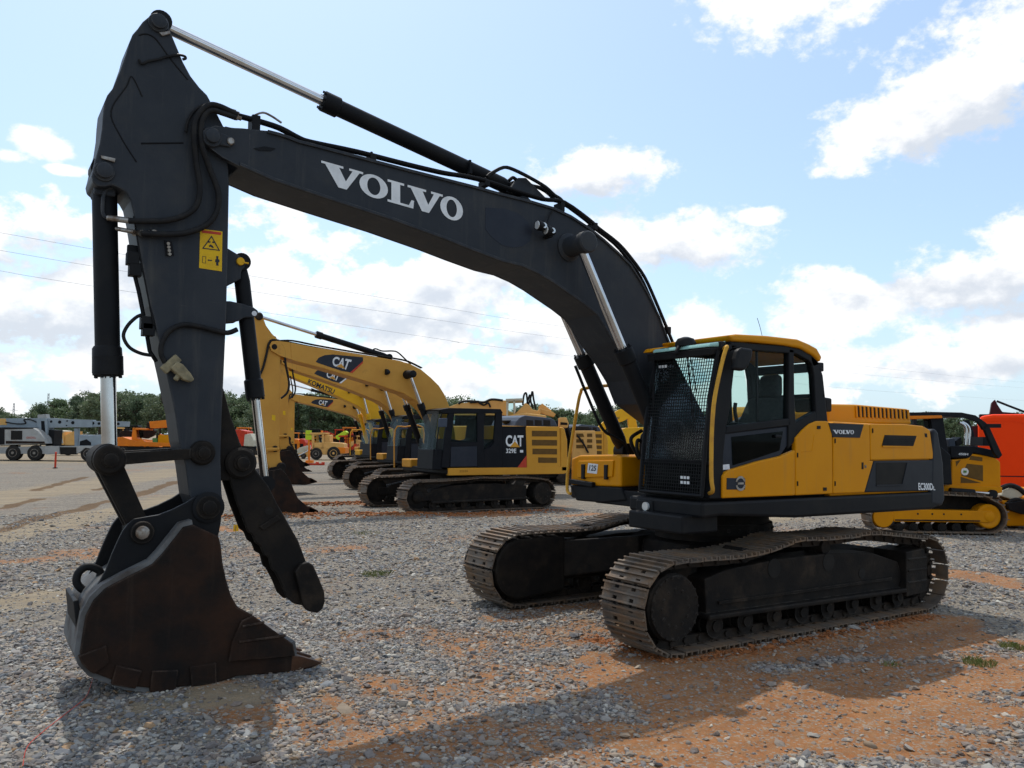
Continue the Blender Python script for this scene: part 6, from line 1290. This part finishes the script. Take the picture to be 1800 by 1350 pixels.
# loose stones: real pebbles over the near part of the yard
def stones():
    # icosahedron
    p = (1+5**.5)/2; iv = np.array([(-1, p, 0), (1, p, 0), (-1, -p, 0), (1, -p, 0), (0, -1, p), (0, 1, p), (0, -1, -p), (0, 1, -p), (p, 0, -1), (p, 0, 1), (-p, 0, -1), (-p, 0, 1)], float); iv /= np.linalg.norm(iv[0])
    it = np.array([(0, 11, 5), (0, 5, 1), (0, 1, 7), (0, 7, 10), (0, 10, 11), (1, 5, 9), (5, 11, 4), (11, 10, 2), (10, 7, 6), (7, 1, 8), (3, 9, 4), (3, 4, 2), (3, 2, 6), (3, 6, 8), (3, 8, 9), (4, 9, 5), (2, 4, 11), (6, 2, 10), (8, 6, 7), (9, 8, 1)])
    n = 700000
    ang = YAW + rng.uniform(-.92, .92, n); rad = np.sqrt(rng.uniform(3.2**2, 24**2, n))
    # more of the candidates close by, where single stones can be told apart
    k = n*45//100; rad[:k] = np.sqrt(rng.uniform(3.2**2, 10**2, k))
    x = CAM[0]+rad*np.cos(ang); y = CAM[1]+rad*np.sin(ang)
    d, t, w = masks(x, y); d = np.clip(d+.75*(fbm(x*7, y*7, 12)-.5), 0, 1); jit = fbm(x*2.2, y*2.2, 77)
    keep = rng.random(n) < np.clip((1-.95*np.clip((d-.27)*1.6, 0, 1))*(1-.75*t)*(.25+1.1*jit), .02, 1)*np.where(rad > 14, (24-rad)/10*.8+.15, 1)*.95
    keep &= ~((np.abs(np.abs(y)-1.295) < .29) & (np.abs(x) < 2.2))
    x, y, rad, d = x[keep], y[keep], rad[keep], d[keep]
    cx, cy = [], []                                                # crumbled clay along the ruts
    for a, b, h_, w_ in RIDGE:
        p0, p1 = G(*a)[:2], G(*b)[:2]; q = rng.random(1300)[:, None]; c_ = p0*(1-q)+p1*q+rng.normal(0, w_*.75, (1300, 2)); cx.append(c_[:, 0]); cy.append(c_[:, 1])
    nc = sum(len(c_) for c_ in cx); x = np.concatenate([x]+cx); y = np.concatenate([y]+cy); rad = np.concatenate([rad, np.full(nc, 5.)]); d = np.concatenate([d, np.full(nc, 3.)]); n = len(x)
    sz = np.clip(rng.lognormal(math.log(.0112), .5, n), .004, .038)*np.where(rad > 12, 1.3, 1); big = rng.random(n) < .004; sz[big] *= 2.0
    sz[-nc:] = np.clip(rng.lognormal(math.log(.017), .5, nc), .006, .06)*np.repeat([1.15, 1.15, 1.0, .62, .55], 1300)
    sh = iv[None]*(1+rng.uniform(-.40, .34, (n, 12, 1))); sc = np.stack([rng.uniform(.8, 1.5, n), rng.uniform(.7, 1.15, n), rng.uniform(.38, .68, n)], -1); sh = sh*sc[:, None]*sz[:, None, None]
    a = rng.uniform(0, 2*pi, n); tl = rng.uniform(-.5, .5, n); ca, sa, ct, st = np.cos(a), np.sin(a), np.cos(tl), np.sin(tl)
    X1 = sh[..., 0]*ct[:, None]+sh[..., 2]*st[:, None]; Z1 = -sh[..., 0]*st[:, None]+sh[..., 2]*ct[:, None]; Y1 = sh[..., 1]
    V = np.stack([X1*ca[:, None]-Y1*sa[:, None]+x[:, None], X1*sa[:, None]+Y1*ca[:, None]+y[:, None], Z1+(gz(x, y)+sz*sc[:, 2]*rng.uniform(-.1, .5, n))[:, None]], -1)
    Fc = (it[None]+(np.arange(n)*12)[:, None, None]).reshape(-1, 3)
    me = bpy.data.meshes.new('loose_gravel'); me.vertices.add(n*12); me.vertices.foreach_set('co', V.astype(np.float32).ravel()); me.loops.add(Fc.size); me.loops.foreach_set('vertex_index', Fc.ravel().astype(np.int32)); me.polygons.add(len(Fc)); me.polygons.foreach_set('loop_start', np.arange(0, Fc.size, 3, dtype=np.int32)); me.update()
    me.polygons.foreach_set('use_smooth', np.repeat(rng.random(n) < .08, 20))
    pal = np.array([(.135, .145, .16), (.195, .20, .21), (.25, .25, .245), (.31, .30, .28), (.38, .355, .315), (.36, .31, .25), (.44, .42, .37), (.34, .22, .13), (.11, .115, .125)]); pr = np.array([.16, .22, .22, .14, .08, .07, .03, .04, .05]); pr /= pr.sum()
    c = pal[rng.choice(len(pal), n, p=pr)]*rng.uniform(.6, 1.2, (n, 1))*np.array([.97, .985, .97]); dust = np.clip(rng.uniform(0, .7, n)**1.3+d*.45, 0, .8)[:, None]*.55; c = c*(1-dust)+np.array([.27, .155, .075])*dust
    c[-nc:] = np.array([.26, .095, .032])*rng.uniform(.6, 1.3, (nc, 1))
    at = me.attributes.new('tone', 'FLOAT_COLOR', 'POINT'); at.data.foreach_set('color', np.repeat(np.concatenate([c, np.ones((n, 1))], 1), 12, 0).astype(np.float32).ravel())
    m = bpy.data.materials.new('pebble'); m.use_nodes = True; b = m.node_tree.nodes['Principled BSDF']; an = m.node_tree.nodes.new('ShaderNodeAttribute'); an.attribute_name = 'tone'
    nz = m.node_tree.nodes.new('ShaderNodeTexNoise'); nz.inputs['Scale'].default_value = 120; mx = m.node_tree.nodes.new('ShaderNodeMix'); mx.data_type = 'RGBA'; mx.blend_type = 'MULTIPLY'; mx.inputs[0].default_value = .5
    rp = m.node_tree.nodes.new('ShaderNodeMapRange'); m.node_tree.links.new(nz.outputs[0], rp.inputs[0]); rp.inputs[3].default_value = .6; rp.inputs[4].default_value = 1.4
    m.node_tree.links.new(an.outputs['Color'], mx.inputs[6]); m.node_tree.links.new(rp.outputs[0], mx.inputs[7]); m.node_tree.links.new(mx.outputs[2], b.inputs['Base Color']); b.inputs['Roughness'].default_value = .8; b.inputs['Specular IOR Level'].default_value = .15
    me.materials.append(m); o = bpy.data.objects.new('loose_gravel', me); col.objects.link(o); tag(o, 'loose grey and buff gravel stones lying over the yard', 'gravel', kind='stuff'); print('stones', n)
stones()

# ------------------------------------------------------------------ weeds
M['grass'] = mat('weed_green', (.14, .17, .045), (.20, .19, .07), .8, 0, 20)
def tuft(u, v, n, r_, h, lab):
    g = G(u, v); mb = MB(); rr = random.Random(int(u))
    for i in range(n):
        a, d = rr.uniform(0, 6.28), r_*rr.random()**.7; x, y = d*cos(a), d*sin(a); hh = h*rr.uniform(.4, 1); b_ = rr.uniform(0, 6.28); l = rr.uniform(.3, .9)*hh; w = .004
        mb.add([(x-w*sin(b_), y+w*cos(b_), 0), (x+w*sin(b_), y-w*cos(b_), 0), (x+l*.5*cos(b_), y+l*.5*sin(b_), hh*.75), (x+l*cos(b_), y+l*sin(b_), hh)], [(0, 1, 2), (0, 2, 3)])
    o = mb.build('weed_tuft', 'grass', None, recalc=False); o.location = (g[0], g[1], float(gz(np.array([g[0]]), np.array([g[1]]))[0])); tag(o, lab, 'weed', 'weed tufts in the gravel')
tuft(662, 1010, 260, .22, .07, 'low green weed tuft in the gravel left of the far crawler')
tuft(1722, 1166, 240, .14, .06, 'green weed tuft on orange dirt at the end of the machine shadow')
tuft(1778, 1138, 220, .13, .06, 'green weed tuft at the right edge on sunlit dirt')
tuft(640, 937, 160, .35, .05, 'faint weed tuft on the gravel before the nearest yellow excavator')
tuft(1570, 1168, 60, .10, .04, 'small sparse weed tuft inside the shadow of the big excavator')
st = MB(); sp_ = [(168, 1185), (160, 1215), (150, 1240), (120, 1262), (80, 1290), (48, 1318), (40, 1350)]
q = [G(u, v) for u, v in sp_]; st.tube([(p[0], p[1], float(gz(np.array([p[0]]), np.array([p[1]]))[0])+.022) for p in q], .0025, 5, 4); st = st.build('red_string', 'redm'); tag(st, 'thin red string lying on the gravel left of the bucket', 'string')

# ------------------------------------------------------------------ trees
def leaf_mat(name, c1, c2, c3):
    m = bpy.data.materials.new(name); m.use_nodes = True; nt = m.node_tree; N, L = nt.nodes, nt.links; b = N['Principled BSDF']; b.inputs['Roughness'].default_value = .6; b.inputs['Specular IOR Level'].default_value = .25
    tc = N.new('ShaderNodeTexCoord'); oi = N.new('ShaderNodeObjectInfo')
    n = N.new('ShaderNodeTexNoise'); n.inputs['Scale'].default_value = .9; n.inputs['Detail'].default_value = 5; L.new(tc.outputs['Object'], n.inputs[0])
    r1 = N.new('ShaderNodeMapRange'); L.new(n.outputs[0], r1.inputs[0]); r1.inputs[1].default_value = .35; r1.inputs[2].default_value = .65
    a = N.new('ShaderNodeMix'); a.data_type = 'RGBA'; L.new(r1.outputs[0], a.inputs[0]); a.inputs[6].default_value = c1+(1,); a.inputs[7].default_value = c2+(1,)
    d = N.new('ShaderNodeMix'); d.data_type = 'RGBA'; L.new(oi.outputs['Random'], d.inputs[0]); L.new(a.outputs[2], d.inputs[6]); d.inputs[7].default_value = c3+(1,)
    d2 = N.new('ShaderNodeMath'); d2.operation = 'MULTIPLY'; L.new(oi.outputs['Random'], d2.inputs[0]); d2.inputs[1].default_value = .6; L.new(d2.outputs[0], d.inputs[0])
    L.new(d.outputs[2], b.inputs['Base Color'])
    tr = N.new('ShaderNodeBsdfTranslucent'); L.new(d.outputs[2], tr.inputs[0]); ms = N.new('ShaderNodeMixShader'); ms.inputs[0].default_value = .3; L.new(b.outputs[0], ms.inputs[1]); L.new(tr.outputs[0], ms.inputs[2]); L.new(ms.outputs[0], N['Material Output'].inputs[0]); return m
M['leaf'] = leaf_mat('tree_leaves', (.10, .145, .075), (.15, .20, .09), (.13, .15, .09))
M['leafpine'] = leaf_mat('pine_needles', (.075, .115, .065), (.11, .15, .075), (.09, .12, .07))
M['bark'] = mat('bark', (.10, .075, .055), (.06, .045, .035), .9, 0, 6)
def make_tree(seed, H, Wd, pine=False):
    rr = np.random.default_rng(seed); t = thing('tree', 'tree', 'tree')
    tk = MB(); tk.tube([(0, 0, -.2), (.08, .05, H*.3), (-.06, .08, H*.6), (.03, 0, H*.9)], .2, 7, 3)
    for i in range(9):
        a = rr.uniform(0, 6.28); z = H*rr.uniform(.3, .8); L_ = Wd*.42*rr.uniform(.6, 1); tk.tube([(0, 0, z), (L_*.5*cos(a), L_*.5*sin(a), z+L_*.3), (L_*cos(a), L_*sin(a), z+L_*.45)], .06, 5, 2)
    tk.build('trunk', 'bark', t)
    nc = 46; cl = []
    for i in range(nc):
        z = rr.uniform(.22, 1.0)**.9; prof = (math.sin(min(1, (z-.12)/.88)*pi)**.6*.5+.08) if not pine else (1.0-z)**.7*.42+.12
        a = rr.uniform(0, 6.28); r_ = prof*Wd*rr.uniform(.25, 1.0); cl.append((r_*cos(a), r_*sin(a), H*z*.96, Wd*rr.uniform(.10, .19)))
    per = 90; n = nc*per; C_ = np.array(cl); ci = np.repeat(np.arange(nc), per)
    d = rr.normal(size=(n, 3)); d /= np.linalg.norm(d, axis=1)[:, None]; R_ = C_[ci, 3][:, None]*rr.uniform(.35, 1.08, (n, 1))
    P = C_[ci, :3]+d*R_*np.array([1.15, 1.15, .8]); s = rr.uniform(.10, .24, (n, 1))*(1.2 if not pine else .9)
    a = rr.normal(size=(n, 3)); a /= np.linalg.norm(a, axis=1)[:, None]; b = np.cross(a, rr.normal(size=(n, 3))); b /= np.linalg.norm(b, axis=1)[:, None]
    V = np.stack([P-a*s, P-b*s*.6, P+a*s, P+b*s*.6], 1).reshape(-1, 3)
    me = bpy.data.meshes.new('crown'); me.from_pydata(V.tolist(), [], np.arange(n*4).reshape(-1, 4).tolist()); me.materials.append(M['leafpine' if pine else 'leaf']); o = bpy.data.objects.new('crown', me); col.objects.link(o); o.parent = t
    return t
protos = [make_tree(11, 10, 7.0), make_tree(12, 11, 6.2), make_tree(13, 9, 7.6), make_tree(14, 12, 4.8, True), make_tree(15, 10.5, 6.4), make_tree(16, 9.5, 8.0)]
used = [False]*len(protos)
def top_v(u):
    prof = [(-300, 722), (0, 722), (45, 735), (60, 726), (95, 716), (120, 706), (150, 694), (190, 688), (230, 692), (290, 690), (330, 702), (400, 700), (450, 698), (520, 702), (600, 690), (640, 688), (700, 694), (760, 708), (830, 703), (860, 712), (930, 714), (990, 716), (1030, 722), (1060, 716), (1105, 712), (1160, 716), (1280, 722), (1440, 728), (1520, 722), (1600, 720), (1640, 716), (1660, 717), (1690, 722), (1720, 719), (1800, 720), (2100, 716)]
    return float(np.interp(u, [p[0] for p in prof], [p[1] for p in prof]))
seg = [(330, 'leafy green tree in the far treeline behind the pale and orange truck excavators'), (760, 'leafy green tree in the dark wood behind the farthest yellow excavator'), (1200, 'leafy green tree in the distant treeline behind the backhoe and small excavator'), (9999, 'leafy green tree in the distant treeline behind the bulldozer and the orange-red truck')]
cnt = 0
for row, dist in ((0, 118), (1, 132), (2, 150)):
    u = -230 + row*17
    while u < 2030:
        vt = top_v(u) + random.uniform(-5, 10) + (row-1)*1.5
        wood = 400 < u < 800
        D = dist*(random.uniform(.95, 1.05)); dirv = fw + rt*(u-900)/FOC; dirv = dirv/np.hypot(dirv[0], dirv[1]); g = CAM + dirv*D/ (dirv@np.array([fw[0], fw[1], 0]))*1.0
        dep = (g-CAM)@fw; H = 2.0+(770-vt)/FOC*dep
        pi_ = random.choice([0, 1, 2, 4, 5]) if random.random() < .8 else 3
        if used[pi_]: t = copy_tree(protos[pi_])
        else: t = protos[pi_]; used[pi_] = True
        hh = (10, 11, 9, 12, 10.5, 9.5)[pi_]; k_ = H/hh*random.uniform(.93, 1.04); t.location = (g[0], g[1], 0); t.scale = (k_*random.uniform(.95, 1.2), k_*random.uniform(.95, 1.2), k_); t.rotation_euler = (0, 0, random.uniform(0, 6.28))
        lab = next(l for lim, l in seg if u < lim); t['label'] = lab; t['group'] = lab.replace('leafy green tree', 'trees'); cnt += 1
        u += random.uniform(26, 44) if not wood else random.uniform(20, 32)
print('trees', cnt)
for i, us in enumerate(used):
    if not us:
        for c in list(protos[i].children): bpy.data.objects.remove(c)
        bpy.data.objects.remove(protos[i])

# ------------------------------------------------------------------ power lines, masts
M['wire'] = mat('wire', (.30, .31, .33), (.34, .34, .35), .6)
A = G(0, 476, 11.0); B = G(1660, 695, 11.0); AB = (B-A)[:2]; Ld = np.hypot(*AB); ab = AB/Ld; nv = np.array([-ab[1], ab[0]])
def on_line(U, V):
    d = ray(U, V); t = ((A[:2]-CAM[:2])@nv)/(d[:2]@nv); p = CAM+d*t; return Vector(p)
for pts, lab in (([(-150, 384), (0, 409), (164, 438), (435, 484), (780, 541), (990, 574), (1448, 635), (1660, 659), (1800, 672), (1950, 684)], 'topmost of the three thin power lines crossing the sky'),
                 ([(-150, 414), (0, 440), (164, 468), (435, 511), (780, 564), (1000, 596), (1448, 651), (1660, 671), (1800, 682), (1950, 693)], 'middle one of the three thin power lines crossing the sky'),
                 ([(-150, 451), (0, 476), (164, 503), (780, 597), (882, 611), (1448, 679), (1660, 695), (1800, 704), (1950, 712)], 'lowest of the three thin power lines crossing the sky')):
    mb = MB(); mb.tube([on_line(u, v) for u, v in pts], .010, 5, 5); o = mb.build('power_line', 'wire'); tag(o, lab, 'power line', 'power lines in the sky')
for u, v0, lab in ((82, 701, 'tall thin lattice mast rising behind the trees left of the bucket cylinder'), (22, 719, 'thinner distant mast near the left edge behind the trees')):
    g = G(u, 781) if False else None
    d = ray(u, 770); d = d/np.hypot(d[0], d[1]); p = CAM+d*190; dep = (p-CAM)@fw; H = 2+(770-v0)/FOC*dep
    t = thing('lattice_mast', lab, 'mast', loc=(p[0], p[1], 0), group='distant masts'); mb = MB(); w = .28
    for x, y in ((w, 0), (-w*.5, w*.87), (-w*.5, -w*.87)): mb.tube([(x, y, 0), (x*.5, y*.5, H)], .05, 5)
    for i in range(16): mb.cyl((w*(1-i/32), 0, H*i/16), (-w*.5*(1-i/32), w*.87*(1-i/32), H*(i+1)/16), .03, n=4); mb.cyl((-w*.5*(1-i/32), -w*.87*(1-i/32), H*i/16), (w*(1-i/32), 0, H*(i+1)/16), .03, n=4)
    mb.build('mast_frame', 'wire', t); MB().box((0, 0, H*.82), (1.6, .08, .08), FACE).build('cross_arm', 'wire', t)
